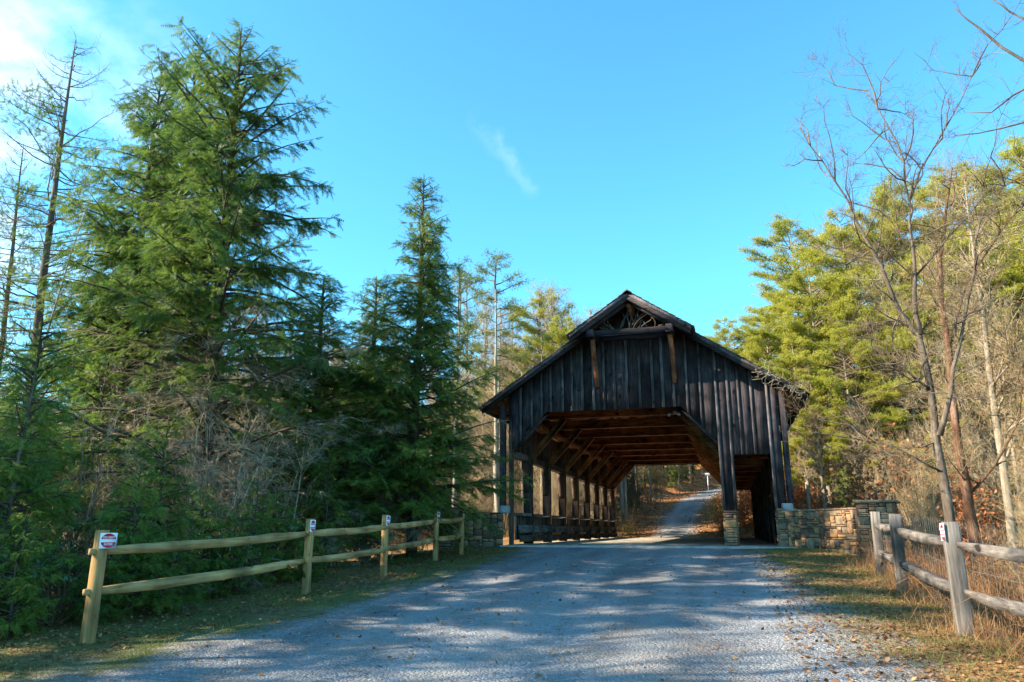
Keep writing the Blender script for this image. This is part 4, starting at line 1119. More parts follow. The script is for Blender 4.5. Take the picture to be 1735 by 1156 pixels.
# ------------------------------------------------------------------ hemlocks on the left
def rA(f, az):
    r = 3.75 * (1 - f) ** .58 + .12 if f < .93 else 3.75 * (1 - f) ** .6 + .1
    return r * (1 + .22 * math.sin(az * 3 + f * 9)) if f > .12 else r * .8
tA = [(0.03, 0, -.3), (0.0, 0, 1.3), (0.0, 0, 2.8), (-.03, 0, 4.2), (-.06, 0, 5.9), (-.02, 0, 7.7), (-.12, 0, 10.8), (-.2, 0, 13.6)]
HA = hemlock(13.6, rA, 320, tA, .19, .06, (.15, .29), .72, 1.5, 'hemlock', 3)
place(HA, 'hemlock_tree', 'tallest dark green hemlock, its pointed top highest of the left trees', 'tree', (-11.0, 14.0, Hs(-11, 14)))
HB = hemlock(13.0, lambda f, az: (2.9 * (1 - f) ** .55 + .15) * (1 + .2 * math.sin(az * 2 + f * 11)), 270, None, .16, .08, (.17, .30), .75, .8, 'hemlock', 5)
place(HB, 'hemlock_tree', 'broad-topped hemlock just left of the tallest one, browner at its top', 'tree', (-14.9, 15.5, Hs(-14.9, 15.5)), 0.6, (1.05, 1.05, 1.12))
place(HB, 'hemlock_tree', 'hemlock crowded between the two tall left hemlocks, set further back', 'tree', (-16.3, 18.3, Hs(-16.3, 18.3)), 2.7, (1.1, 1.1, 1.36))
HC = hemlock(11.2, lambda f, az: (2.4 * (1 - f) ** .74 + .12) * (1.22 if f < .4 else 1.0) * (1 + .2 * math.sin(az * 3 + f * 8)), 340, None, .15, .08, (.16, .29), .80, .3, 'hemlock', 9)
place(HC, 'hemlock_tree', 'narrow spire-shaped hemlock standing nearest the bridge beside the left fence', 'tree', (-8.35, 19.5, Hs(-8.35, 19.5)), 0.3, (1, 1, 1.02))
place(HC, 'hemlock_tree', 'shorter dense hemlock filling the gap between tall hemlock and spire-shaped one', 'tree', (-10.7, 18.0, Hs(-10.7, 18.0)), 3.3, (1.15, 1.15, .72))
place(HC, 'hemlock_tree', 'hemlock hidden behind the spire-shaped one, close to the left stone wall', 'tree', (-11.6, 23.2, Hs(-11.6, 23.2)), 1.3, (1.2, 1.2, .88))
# young hemlocks behind the near fence
HS = hemlock(3.4, lambda f, az: 1.25 * (1 - f) ** .6 + .12, 90, None, .03, .03, (.14, .24), 1.35, 0, 'hemlock_low', 12)
HS2 = hemlock(4.6, lambda f, az: 1.15 * (1 - f) ** .5 + .12, 85, None, .035, .05, (.15, .25), 1.2, .15, 'hemlock_low', 13)
young = [(-8.35, 9.2, .62, 0), (-9.3, 8.0, .80, 1), (-8.5, 10.9, .55, 2), (-9.6, 11.2, .70, 3), (-10.9, 9.4, 1.0, 4), (-12.4, 10.8, 1.15, 5), (-12.0, 8.2, 1.0, .5), (-7.9, 9.9, .30, 1), (-8.0, 8.4, .33, 2), (-8.1, 11.3, .33, 3), (-8.9, 7.0, .4, 4), (-10.2, 5.9, .5, 5), (-7.95, 13.6, .28, 2.6), (-10.9, 6.6, .7, .3),
         (-8.45, 13.0, .50, 1.4), (-8.8, 15.6, .55, 2.4), (-14.4, 11.5, 1.3, 3.1), (-16.2, 13.0, 1.35, .9), (-9.4, 6.4, .42, 5.3), (-10.4, 7.2, .85, 1.9), (-15.0, 9.6, 1.2, 2.2), (-13.0, 13.0, 1.1, 2), (-8.3, 7.4, .42, 4.4), (-8.25, 12.0, .42, .4), (-17.8, 15.5, 1.6, 4)]
for i, (x, y, s, r_) in enumerate(young):
    own = {0: 'young hemlock close behind the first rails, right of the largest sign', 2: 'low young hemlock against the nearest left rails, halfway along them', 7: 'small young hemlock just left of the second fence post foot',
           8: 'young hemlock behind the middle post of the left fence', 9: 'yellow-green young hemlock at the left picture edge, tallest of the young ones', 11: 'small young hemlock directly left of the nearest fence post'}
    place(HS if i % 2 == 0 else HS2, 'young_hemlock', own.get(i, 'bushy young hemlock growing among others behind the near left fence'), 'sapling', (x, y, Hs(x, y)), r_, s, 'young hemlocks behind the left fence')
# trees out of frame on the left whose shade falls across the road
for i, (x, y, s, r_, P) in enumerate([(-19.5, 3.0, 1.0, 2, HC), (-18.5, -8.0, .9, 3, HB), (-22, 9.5, 1.0, 2.2, HC), (-13.8, -0.4, .85, 2.4, HC)]):
    place(P, 'hemlock_tree', 'hemlock standing left of the near fence beyond the picture edge', 'tree', (x, y, Hs(x, y)), r_, s, 'hemlocks left of the picture')

# bare trees out of frame on the left
for i, (x, y, s, r_) in enumerate([(-12.2, 1.5, .8, 0), (-15.0, -2.5, .9, 1), (-11.5, -3.5, .7, 2), (-17.5, 1.0, 1.0, 3), (-14.0, -7.5, .9, 4), (-20.0, -4.0, 1.0, 5)]):
    _later.append((x, y, s, r_))
# tall thin-crowned dark conifers behind, far left
def snaggy(H_, seed, spread=4.2, nb=120, r0=.2):
    g = np.random.default_rng(seed); tr, tw, fo = Acc(), Acc(), Acc()
    k = 9; t = np.linspace(0, 1, k)
    tp = np.stack([np.cumsum(g.normal(0, .08, k)) - t * .9, np.cumsum(g.normal(0, .05, k)), -.3 + t * (H_ + .3)], -1)
    tr.tube(tp, r0 * (1 - t) ** .8 + .015, 8); paths = []; O = []; D = []
    for b in range(nb):
        f = .22 + .77 * (b + g.random()) / nb; z = f * H_
        L = spread * (1 - f) ** .55 * g.uniform(.5, 1.2) + .25; az = g.random() * 6.283
        base = np.array([np.interp(z, tp[:, 2], tp[:, q]) for q in range(3)]); s = np.linspace(0, 1, 6)
        hx = np.array([math.cos(az), math.sin(az), 0]); P = base[None] + hx[None] * (L * s)[:, None] + np.cumsum(g.normal(0, .035, (6, 3)), 0) * L
        P[:, 2] += L * (g.uniform(-.1, .25) * s + (.35 * f) * s * s)
        tr.tube(P, (.008 + .008 * L) * (1 - s) + .004, 4, False); paths.append(P)
        if g.random() < .6 and f < .85: O.append(P[2:] + g.normal(0, .12, (4, 3))); D.append(g.normal(0, 1, (4, 3)))
    add_twigs(tw, paths, g, 7, (.15, .55), .006, .15, 2)
    o_ = np.repeat(np.concatenate(O), 14, 0); fo.stamp(FV, FT, o_ + g.normal(0, .18, o_.shape), np.repeat(np.concatenate(D), 14, 0) + g.normal(0, .8, o_.shape), g.normal(0, .4, o_.shape) + np.array([0, 0, 1.]), g.uniform(.16, .28, len(o_)))
    return [('trunk', tr.mesh('trunk', M['bark_brown'], True)), ('twigs', tw.mesh('twigs', M['twig_brown'])), ('foliage', fo.mesh('foliage', M['hemlock']))]
SN = snaggy(21.0, 21)
place(SN, 'dying_conifer', 'tall thin-crowned half-bare conifer rising at the upper left', 'tree', (-23.0, 20.0, Hs(-23, 20)), 0)
place(SN, 'dying_conifer', 'second thin-crowned conifer at the left picture edge, lower than its neighbour', 'tree', (-29.6, 24.0, Hs(-29.6, 24)), 2.0, .88)
place(SN, 'dying_conifer', 'slender conifer behind the browner hemlock top', 'tree', (-27.0, 30.0, Hs(-27, 30)), 4.0, .8)
B1 = bare(15, 31, .12, 16, .35, .33, 'bark_brown', 'twig_tan', 6, 3, (.3, .9), .007)
for i, (x, y, s, r_) in enumerate([(-19.5, 19.5, .95, 0), (-22.5, 27.0, 1.0, 2), (-31, 21, .8, 4), (-17.5, 24.5, .75, 5), (-25.5, 16.5, .55, 1.1), (-27.5, 14.5, .75, 3)]):
    place(B1, 'bare_tree', 'leafless tree in the wood behind the left hemlocks', 'tree', (x, y, Hs(x, y)), r_, s, 'bare trees behind the left hemlocks')
for (x, y, s, r_) in _later:
    place(B1, 'bare_tree', 'leafless tree left of the near fence beyond the picture edge', 'tree', (x, y, Hs(x, y)), r_, s, 'bare trees left of the picture')
# pale leaning saplings in front of the left wood
for (p0, p1, nm) in (((-13.2, 9.5), (.6, .2, 5.8), 'thin pale sapling leaning right, at the far left of the young hemlocks'), ((-15.5, 12.5), (1.6, .3, 9.5), 'taller pale bare sapling stem leaning right behind the young hemlocks')):
    g = np.random.default_rng(5); a = Acc(); b = Acc(); s = np.linspace(0, 1, 8)
    P = np.outer(s, np.array(p1)) + np.cumsum(g.normal(0, .03, (8, 3)), 0); P[:, 2] -= .1
    a.tube(P, .035 * (1 - s) + .008, 6); add_twigs(b, [P[3:]], g, 2.0, (.3, 1.2), .005, .4, 2)
    place([('trunk', a.mesh('trunk', M['bark_grey'], True)), ('twigs', b.mesh('twigs', M['twig_tan']))], 'bare_sapling', nm, 'sapling', (*p0, Hs(*p0)))

# rhododendrons near the left fence
def rhodo(seed, n=40, size=.9):
    g = np.random.default_rng(seed); st, lv = Acc(), Acc()
    LV = np.array([(0, 0, 0), (.35, .13, .03), (.75, .10, -.02), (1, 0, -.1), (.75, -.10, -.02), (.35, -.13, .03), (.4, 0, -.02)]); LT = np.array([(0, 1, 6), (1, 2, 6), (2, 3, 6), (3, 4, 6), (4, 5, 6), (5, 0, 6)])
    for i in range(n):
        az = g.random() * 6.283; rr = size * g.random() ** .5 * .8; h = size * g.uniform(.35, 1.15)
        tip = np.array([math.cos(az) * rr, math.sin(az) * rr, h]); s = np.linspace(0, 1, 4)[:, None]
        P = s * tip[None] * np.array([1, 1, 1]) ; P[:, 2] = (h * s[:, 0] ** .8) - .05; P[1:3] += g.normal(0, .05, (2, 3))
        st.tube(P, [.012, .009, .007, .005], 4, False)
        k = 8; a = np.arange(k) * 2.4 + g.random(); el = g.uniform(-.75, .15, k)
        d = np.stack([np.cos(a) * np.cos(el), np.sin(a) * np.cos(el), np.sin(el)], -1)
        lv.stamp(LV, LT, np.repeat(tip[None], k, 0), d, np.repeat(np.array([[0, 0, 1.]]), k, 0) + g.normal(0, .2, (k, 3)), g.uniform(.12, .19, k))
    return [('stems', st.mesh('stems', M['twig_brown'])), ('leaves', lv.mesh('leaves', M['rhodo']))]
RH = [rhodo(1), rhodo(2, 55, 1.2)]
for i, (x, y, s, r_) in enumerate([(-9.2, 10.4, 1.0, 0), (-8.6, 12.9, .8, 1), (-10.6, 8.3, 1.1, 2), (-12.2, 9.0, 1.3, 3), (-13.5, 9.6, 1.2, 4), (-9.3, 13.8, 1.1, 5), (-14.5, 11.0, 1.5, .4), (-8.5, 9.9, .6, 2.2), (-17, 12, 1.8, 1), (-8.5, 8.2, .7, 3), (-9.5, 9.3, .9, 4), (-8.4, 11.3, .75, 5), (-8.5, 14.3, .8, 1), (-10.0, 10.2, 1.2, 2), (-11.4, 7.9, 1.1, 3), (-8.5, 16.9, .8, 4), (-12.6, 7.6, 1.3, 2)]):
    place(RH[i % 2], 'rhododendron', 'low rhododendron with drooping leathery leaves behind the left fence', 'shrub', (x, y, Hs(x, y)), r_, s, 'rhododendrons behind the left fence')
# brushy tangles under the hemlocks
SB = shrub(1.6, 61, 12, .9, 'twig_grey', 12, (.2, .55), .010, 3)
for i, (x, y, s, r_) in enumerate([(-9.6, 12.4, 1.5, 0), (-10.3, 13.2, 2.3, 1), (-9.7, 14.4, 1.9, 1.5), (-11.5, 11.6, 2.0, 2.5), (-9.0, 16.5, .8, 2), (-8.5, 18.2, .75, 3), (-11.8, 12.6, 1.5, 4), (-8.7, 20.8, .7, 5), (-9.5, 22.0, .8, 2.5)]):
    place(SB, 'bare_bush', {1: 'largest grey twiggy bush, in front of the tallest hemlock trunk', 5: 'twiggy bush under the spire-shaped hemlock', 6: 'twiggy bush nearest the last left fence post'}.get(i, 'grey twiggy leafless bush at the foot of the left hemlocks'), 'bush', (x, y, Hs(x, y)), r_, s, 'twiggy bushes under the left hemlocks')

# ------------------------------------------------------------------ right side trees
def guided(paths, radii, bark_, tw, name, label, per_m=7, twL=(.25, .9), seed=71, levels=3, twr=.006, up=.3):
    g = np.random.default_rng(seed); tr, b = Acc(), Acc()
    o = np.array(paths[0][0]); o[2] = Hs(o[0], o[1]) ; P_ = []
    for P, (ra, rb) in zip(paths, radii):
        P = np.array(P, float) - o
        n = len(P); t = np.linspace(0, 1, n); tf = np.linspace(0, 1, n * 2 - 1)
        Q = np.stack([np.interp(tf, t, P[:, k]) for k in range(3)], -1); Q[1:-1] += g.normal(0, .02, Q[1:-1].shape)
        Q[:, 1] += np.cumsum(g.normal(0, .05, len(Q))) * (0 if P is paths[0] else 1)
        tr.tube(Q, ra + (rb - ra) * tf ** .62, 8 if ra > .06 else 5); P_.append(Q)
    # wandering secondary limbs
    sec = []
    for Q, (ra, rb) in zip(P_, radii):
        for j in range(max(4, int(len(Q) * 1.25))):
            i = g.integers(len(Q) // 4, len(Q)); d = unit(unit(Q[-1] - Q[0]) * .5 + g.normal(0, .7, 3)); L = g.uniform(.8, 2.2); W_ = [Q[i]]
            for _ in range(5):
                d = unit(d + g.normal(0, .32, 3) + np.array([0, 0, .10])); W_.append(W_[-1] + d * L / 5)
            W_ = np.array(W_); r_ = min(ra, .05) * .35; tr.tube(W_, np.linspace(r_ + .006, .004, 6), 4, False); sec.append(W_)
    start = P_[0]; body = [start[len(start) // 3:]] + P_[1:] + sec
    add_twigs(b, body, g, per_m, twL, twr, up, levels)
    return place([('trunk', tr.mesh('trunk', M[bark_], True)), ('twigs', b.mesh('twigs', M[tw]))], 'bare_tree', label, 'tree', tuple(o))
rt1 = [(4.70, 19.0, .2), (4.72, 19.0, 1.32), (4.76, 19.0, 2.54), (4.76, 19.0, 3.52), (4.72, 19.0, 4.84), (4.69, 19.0, 6.02), (4.45, 19.0, 6.43), (4.24, 19.0, 6.86), (4.04, 19.0, 7.88), (3.9, 19.0, 8.26), (3.66, 19.0, 9.0), (3.49, 19.0, 9.63), (2.98, 19.0, 10.83), (2.52, 19.0, 11.86)]
rt1b = [(4.69, 19.0, 6.02), (4.66, 19.0, 6.89), (4.72, 19.0, 7.85), (4.79, 19.0, 8.86), (4.85, 19.0, 9.45), (4.81, 19.0, 10.52), (4.63, 19.0, 11.4), (4.23, 19.0, 12.56)]
rt1c = [(4.78, 19.0, 3.63), (5.09, 19.0, 4.57), (5.22, 19.0, 5.16), (5.62, 19.0, 6.24), (5.96, 19.0, 7.51), (6.22, 19.0, 8.65)]
rt1d = [(4.85, 19.0, 9.44), (5.19, 19.0, 10.19), (5.87, 19.0, 11.26), (6.63, 19.0, 12.57)]
rt1e = [(4.72, 19.0, 4.7), (4.26, 19.0, 5.12), (3.72, 19.0, 5.36), (2.57, 19.0, 5.1)]
rt1f = [(4.75, 19.0, 2.8), (4.09, 19.0, 3.22), (3.42, 19.0, 3.51), (2.49, 19.0, 4.25)]
rt1g = [(4.68, 19.0, 7.4), (5.47, 19.0, 8.28), (6.36, 19.0, 9.25), (7.37, 19.0, 9.73)]
guided([rt1, rt1b, rt1c, rt1d, rt1e, rt1f, rt1g], [(.15, .012), (.07, .01), (.075, .02), (.04, .008), (.035, .01), (.03, .008), (.03, .008)], 'bark_brown', 'twig_brown', 'bare_tree', 'forked dark-trunked bare tree behind the right fence, its limbs spread against the sky', 6, (.2, .9))
rt2 = [(5.9, 21.5, .2), (5.86, 21.5, 1.44), (5.79, 21.5, 2.67), (5.79, 21.5, 4.24), (5.86, 21.5, 6.04), (5.88, 21.5, 7.34), (6.01, 21.5, 8.67), (6.3, 21.5, 10.02), (6.6, 21.5, 11.23)]
rt2b = [(5.79, 21.5, 2.3), (6.52, 21.5, 3.1), (7.19, 21.5, 4.21), (7.54, 21.5, 5.6)]
rt2c = [(5.86, 21.5, 6.04), (6.6, 21.5, 7.94), (7.47, 21.5, 9.19), (8.24, 21.5, 10.13)]
guided([rt2, rt2b, rt2c], [(.20, .02), (.05, .012), (.05, .012)], 'bark_red', 'twig_tan', 'bare_tree', 'bare tree with reddish bark just right of the forked dark-trunked one', 10, (.3, 1.0), 73)
brt = [(4.15, 9.0, -.2), (4.15, 9.0, 1.53), (4.1, 9.0, 3.33), (4.1, 9.0, 5.0), (4.12, 9.0, 6.46), (4.2, 9.0, 8.13)]
br1 = [(4.12, 9.0, 6.3), (3.84, 9.0, 6.75), (3.52, 9.0, 7.11), (3.32, 9.0, 7.43), (3.21, 9.0, 7.58), (3.1, 9.0, 7.77)]
br2 = [(4.14, 9.0, 6.9), (3.92, 9.0, 7.31), (3.66, 9.0, 7.57), (3.5, 9.0, 7.81)]
br3 = [(4.12, 9.0, 6.6), (3.83, 9.0, 6.63), (3.59, 9.0, 6.54), (3.36, 9.0, 6.39), (3.13, 9.0, 6.47)]
br4 = [(4.1, 9.0, 5.9), (3.74, 9.0, 6.13), (3.38, 9.0, 6.08), (3.13, 9.0, 6.06), (2.89, 9.0, 6.08)]
def overhang():
    g = np.random.default_rng(99); tr, b = Acc(), Acc(); o = np.array([4.15, 9.0, Hs(4.15, 9.0)]); L_ = []
    for P, ra, rb in ((brt, .10, .05), (br1, .022, .005), (br2, .018, .005), (br3, .018, .004), (br4, .014, .004)):
        Q = np.array(P) - o; Q[:, 1] += np.linspace(0, g.uniform(-.3, .3), len(Q)); tr.tube(Q, np.linspace(ra, rb, len(Q)), 6); L_.append(Q)
    add_twigs(b, L_[1:], g, 7, (.15, .5), .0035, .1, 2)
    place([('trunk', tr.mesh('trunk', M['bark_brown'], True)), ('twigs', b.mesh('twigs', M['twig_brown']))], 'bare_tree', 'bare tree beyond the right edge whose branches hang into the top right corner', 'tree', tuple(o))
overhang()

P1 = pine(21, 81, .28, 4.2, 110, tuftsz=(.15, .27)); P2 = pine(24, 82, .35, 3.9, 110, tuftsz=(.15, .27)); P3 = P1
P4 = pine(20, 84, .42, 2.7, 44, 'pine_dark', (.12, .22), .75, .16)
def T(P, x, y, s, r_, label, name='pine_tree', cat='tree', group=None):
    return place(P, name, label, cat, (x, y, Hs(x, y) - .1), r_, s, group)
GP = 'sunlit pines right of the bridge'
for (x, y, s_, r_) in [(-15.5, 6.0, .5, 3), (-13.2, 5.0, .5, 5), (-16.0, 1.0, .55, 0), (-13.2, 3.2, .42, 2), (-19, -2.0, .7, 4), (-12.5, -1.2, .4, 1)]:
    T(P4, x, y, s_, r_, 'thin-crowned pine left of the near fence beyond the picture edge', group='pines left of the picture')
T(P2, -15.6, 7.6, .56, 1.0, 'dense pine left of the near fence beyond the picture edge')
T(P2, -17.0, 4.2, .64, 3.0, 'smaller dense pine left of the near fence beyond the picture edge')
LB = 'yellow-green sunlit pine in the stand right of the bridge roof'
LBS = {0: 'sunlit pine whose crown rises just off the right end of the bridge roof', 3: 'tall sunlit pine behind the leftmost pines of the right stand', 16: 'low-branched sunlit pine nearest the right eave'}
for i_, (P, x, y, s, r_) in enumerate([(P1, 3.2, 52.5, .68, 0), (P1, 6.4, 52, .86, 1), (P1, 9.4, 54, 1.0, 2), (P2, 6.6, 62, .95, 3), (P2, 12.6, 53, .95, 4), (P2, 11.6, 64, .88, 5), (P3, .9, 54.5, .66, 2.9), (P1, 4.6, 57, .74, 5.5), (P2, 8.0, 51, .62, .7), (P1, 4.9, 49.6, .60, 2.2), (P1, 7.6, 48.9, .66, 4.1), (P1, 11.0, 48.8, .78, .3), (P2, 14.8, 48.6, .82, 1.4), (P1, 18.6, 48.2, .9, 2.6), (P2, 23.0, 49, 1.0, 3.4), (P1, 13.0, 57, 1.0, 5.1), (P1, 22, 63, 1.0, 2.5), (P1, 1.6, 66, .62, 1.5), (P2, 27, 70, 1.0, .6), (P3, 20, 57, .9, 2.2), (P1, 17.5, 50.5, 1.0, 3.8), (P2, 20.5, 53, 1.05, 1.1)]):
    T(P, x, y, s, r_, LBS.get(i_, LB), group=GP)
T(P2, 16.6, 54, .98, 1.9, 'round-topped pine standing highest behind the forked bare tree on the right')
T(P4, -14.6, 48.5, 1.02, 0, 'tall thin pine with separate tufts left of the bridge roof')
T(P4, -16.6, 44.5, 1.05, 2.5, 'thin-crowned pine whose top shows right behind the spire-shaped hemlock')
T(P3, -7.3, 56, .78, 2.0, 'yellow-green pine just left of the bridge ridge')
T(P1, -11.2, 54, .74, 2.6, 'yellow-green pine low behind the left roof slope')
T(P2, -14.0, 58, .78, 1.6, 'pale green pine between the spire-shaped hemlock and the bridge roof')
T(P3, -9.3, 58, .74, 4.0, 'pine with small rounded top left of the one by the bridge ridge')
T(P4, -12.5, 52, .72, 1.2, 'low pine with flat tufts above the left roof slope')

# wood across the river and up the hill
BT = [bare(15, 101, .16, 18, .3, .30, 'bark_grey', 'twig_tan', 6, 3, (.4, 1.5), .017), bare(13, 102, .13, 18, .25, .33, 'bark_grey', 'twig_tan', 6, 3, (.4, 1.4), .017),
      bare(17, 103, .19, 18, .32, .28, 'bark_brown', 'twig_grey', 6, 3, (.4, 1.5), .018), bare(11, 104, .09, 15, .2, .32, 'bark_grey', 'twig_tan', 7, 3, (.3, 1.2), .015)]
roots = []
cnt = 0
g = np.random.default_rng(44)
def clear_of(x, y):
    d = road_d(np.array(x), np.array(y))
    return float(d) < -1.6
tries = 0
while cnt < 215 and tries < 4000:
    tries += 1
    if g.random() < .45: y = g.uniform(49.5, 66); x = g.uniform(-52, 36)
    else: y = g.uniform(60, 135); x = g.uniform(-.85 * y, .55 * y)
    if not clear_of(x, y) or (-6.5 < x < 2.5 and y < 55): continue
    P = BT[g.integers(0, 4)]; s = g.uniform(.75, 1.12) * (0.8 if -9 < x < 9 and y < 75 else 1)
    if not roots or len(roots) < 4:
        pass
    place(P, 'bare_tree', 'pale leafless tree in the wood across the river', 'tree', (x, y, Hs(x, y) - .1), g.uniform(0, 6.28), (s, s, s * g.uniform(.9, 1.15)), 'bare trees across the river')
    cnt += 1
FH = hemlock(11, lambda f, az: 2.0 * (1 - f) ** .6 + .2, 110, None, .13, .06, (.34, .5), .5, 0, 'hemlock', 17)
for (x, y, s, r_) in [(-8.0, 95, .9, 0), (-15.5, 84, 1, 1), (-4.6, 94, .9, 2), (-6.2, 86, .75, 2.6), (-8.3, 81, .8, .9), (-5.2, 90, .6, 3.3), (-9.5, 90, .9, 4.2), (-18, 74, .8, 3), (-2.0, 99, 1.0, 4), (1.5, 104, .9, 5), (-22, 60, .9, 1.2), (-30, 66, 1.0, 2.2), (-40, 62, .9, 3.3), (11, 49.5, .45, 2), (-35, 52, .8, 5), (25, 48, .8, 1), (15, 47, .5, .2), (-8, 66, .35, .2)]:
    place(FH, 'far_hemlock', 'small dark evergreen among bare trees beyond the bridge', 'tree', (x, y, Hs(x, y) - .1), r_, s, 'dark evergreens beyond the bridge')
for i, (x, y, s_, r_) in enumerate([(11.8, 26.5, .62, 0), (15.0, 23.5, .7, 2), (9.2, 28.0, .40, 4), (7.2, 27.6, .28, 1), (13.0, 19.5, .45, 5)]):
    place(HC, 'hemlock_tree', 'small hemlock in the brush behind the right bare trees', 'tree', (x, y, Hs(x, y) - .1), r_, s_, 'small hemlocks behind the right bare trees')
place(FH, 'hemlock_tree', 'green hemlock bush standing behind the right stone wall', 'tree', (6.9, 36.0 + 12, Hs(6.9, 48) - .1), .7, (.62, .62, .5))

SR = [shrub(4.2, 201, 16, 1.6, 'twig_brown', 7, (.4, 1.2), .022, 3), shrub(5.5, 202, 16, 1.8, 'twig_tan', 7, (.4, 1.3), .026, 3), shrub(3.0, 203, 16, 1.4, 'twig_brown', 8, (.3, .9), .018, 3)]
for i in range(16):
    g2 = np.random.default_rng(900 + i); x = g2.uniform(5.5, 17); y = g2.choice([g2.uniform(24, 29), g2.uniform(45.5, 49)])
    s = g2.uniform(.5, .85)
    place(BT[i % 4], 'bare_tree', 'leafless tree on the river bank behind the right wall', 'tree', (x, y, Hs(x, y) - .1), g2.uniform(0, 6.28), s, 'bare trees behind the right wall')
for i in range(46):
    g2 = np.random.default_rng(1200 + i); y = g2.uniform(66, 118); x = g2.uniform(-24, 3)
    if not clear_of(x, y) or (x > -7.5 and y < 74): continue
    s = g2.uniform(.6, .95)
    place(BT[i % 4], 'bare_tree', 'pale leafless tree in the wood across the river', 'tree', (x, y, Hs(x, y) - .1), g2.uniform(0, 6.28), (s, s, s * 1.1), 'bare trees across the river')
for i in range(34):
    g2 = np.random.default_rng(950 + i)
    if i < 12: x = g2.uniform(7, 26); y = g2.uniform(47, 56); s = g2.uniform(.8, 1.2)
    else: x = g2.uniform(-23, -9.0); y = g2.uniform(54, 64); s = g2.uniform(.8, 1.15)
    place(BT[i % 4], 'bare_tree', 'pale leafless tree in the wood across the river', 'tree', (x, y, Hs(x, y) - .1), g2.uniform(0, 6.28), s, 'bare trees across the river')
g = np.random.default_rng(45)
for i in range(120):
    if i < 26: y = g.uniform(48.5, 55); x = g.uniform(-24, -8)
    elif i < 70: y = g.uniform(48.5, 58); x = g.uniform(-36, 24)
    elif i < 95: y = g.uniform(62, 92); x = g.uniform(-14, -6) if i % 2 else g.uniform(-30, 30)
    else: y = g.uniform(27, 34); x = g.choice([g.uniform(4.5, 16), g.uniform(-30, -12)])
    if not clear_of(x, y) or (-7.6 < x < 2.6 and y < 51): continue
    s = g.uniform(.5, 1.1)
    if y < 40: s *= .8
    place(SR[i % 3], 'bare_shrub', 'leafless tan shrub on the river bank', 'shrub', (x, y, Hs(x, y) - .05), g.uniform(0, 6.28), s, 'leafless shrubs on the river banks')
for (x, y, s_, r_, lb) in [(7.6, 24.2, .85, .3, 'slim bare tree behind the right wall, left of the reddish one'), (9.6, 22.0, .8, 1.7, 'slim bare tree right of the reddish-barked tree'), (11.5, 26.0, .95, 2.9, 'pale bare tree furthest right behind the right fence'), (8.6, 19.0, .62, 4.4, 'small bare tree close behind the right fence wire')]:
    T(BT[int(r_) % 4], x, y, s_, r_, lb, 'bare_tree')
# brush between the right wall and the trees
g = np.random.default_rng(46)
for i in range(26):
    x = g.uniform(4.6, 12.5); y = g.uniform(13.5, 26)
    if x < 6.0 and 18 < y < 22.5: continue
    s = g.uniform(.32, .75)
    place(SR[i % 3], 'bare_shrub', 'leafless brush behind the right fence', 'shrub', (x, y, Hs(x, y) - .05), g.uniform(0, 6.28), s, 'leafless brush behind the right fence')
BS = [shrub(2.2, 301, 12, 1.0, 'twig_brown', 6, (.25, .7), .014, 2, 'beech', 1500, (.09, .15)), shrub(3.2, 302, 12, 1.2, 'twig_brown', 6, (.3, .8), .016, 2, 'beech', 1900, (.10, .16)), shrub(1.6, 303, 12, .9, 'twig_brown', 6, (.25, .6), .012, 2, 'yellow_leaf', 1100, (.08, .13))]
for i, (x, y, s, r_) in enumerate([(.2, 50.5, .8, 0), (.9, 52, 1.0, 1), (1.9, 50.8, .9, 2), (2.9, 50.2, 1.0, 3), (.3, 54.5, .9, 4), (1.8, 56, 1.2, 5), (3.9, 50.8, 1.0, .6), (5.1, 49.8, .9, 1.6), (6.3, 50.2, 1.2, 2.6), (7.5, 49.5, 1.0, 3.6), (8.8, 50.5, 1.3, 4.6), (3.2, 55, 1.2, 5.6), (.9, 59, 1.0, .2), (1.0, 63, 1.1, 3.9), (1.3, 68, 1.2, 2.9), (2.6, 75, 1.4, 1.9), (10.4, 49.4, 1.1, 2.9), (12.2, 50.4, 1.2, .9), (4.6, 53, 1.3, 2.8), (-.4, 50.2, .5, 4.2), (3.0, 27.2, 1.15, 0), (4.4, 26.8, 1.3, 1), (5.8, 27.0, 1.35, 2), (7.2, 26.2, 1.2, 3), (3.8, 28.2, 1.4, 5)]):
    P = BS[i % 2]
    place(P, 'beech_sapling', 'shrubby beech still holding orange-brown leaves', 'shrub', (x, y, Hs(x, y) - .05), r_, s, 'orange-leaved beeches right of the road')
for i, (x, y, s, r_) in enumerate([(-.6, 57.5, .9, 0), (-.5, 61.5, .9, 2), (-6.3, 50.5, .6, 1)]):
    place(BS[2], 'yellow_shrub', 'yellow-leaved shrub at the edge of the far road', 'shrub', (x, y, Hs(x, y) - .05), r_, s, 'yellow shrubs by the far road')

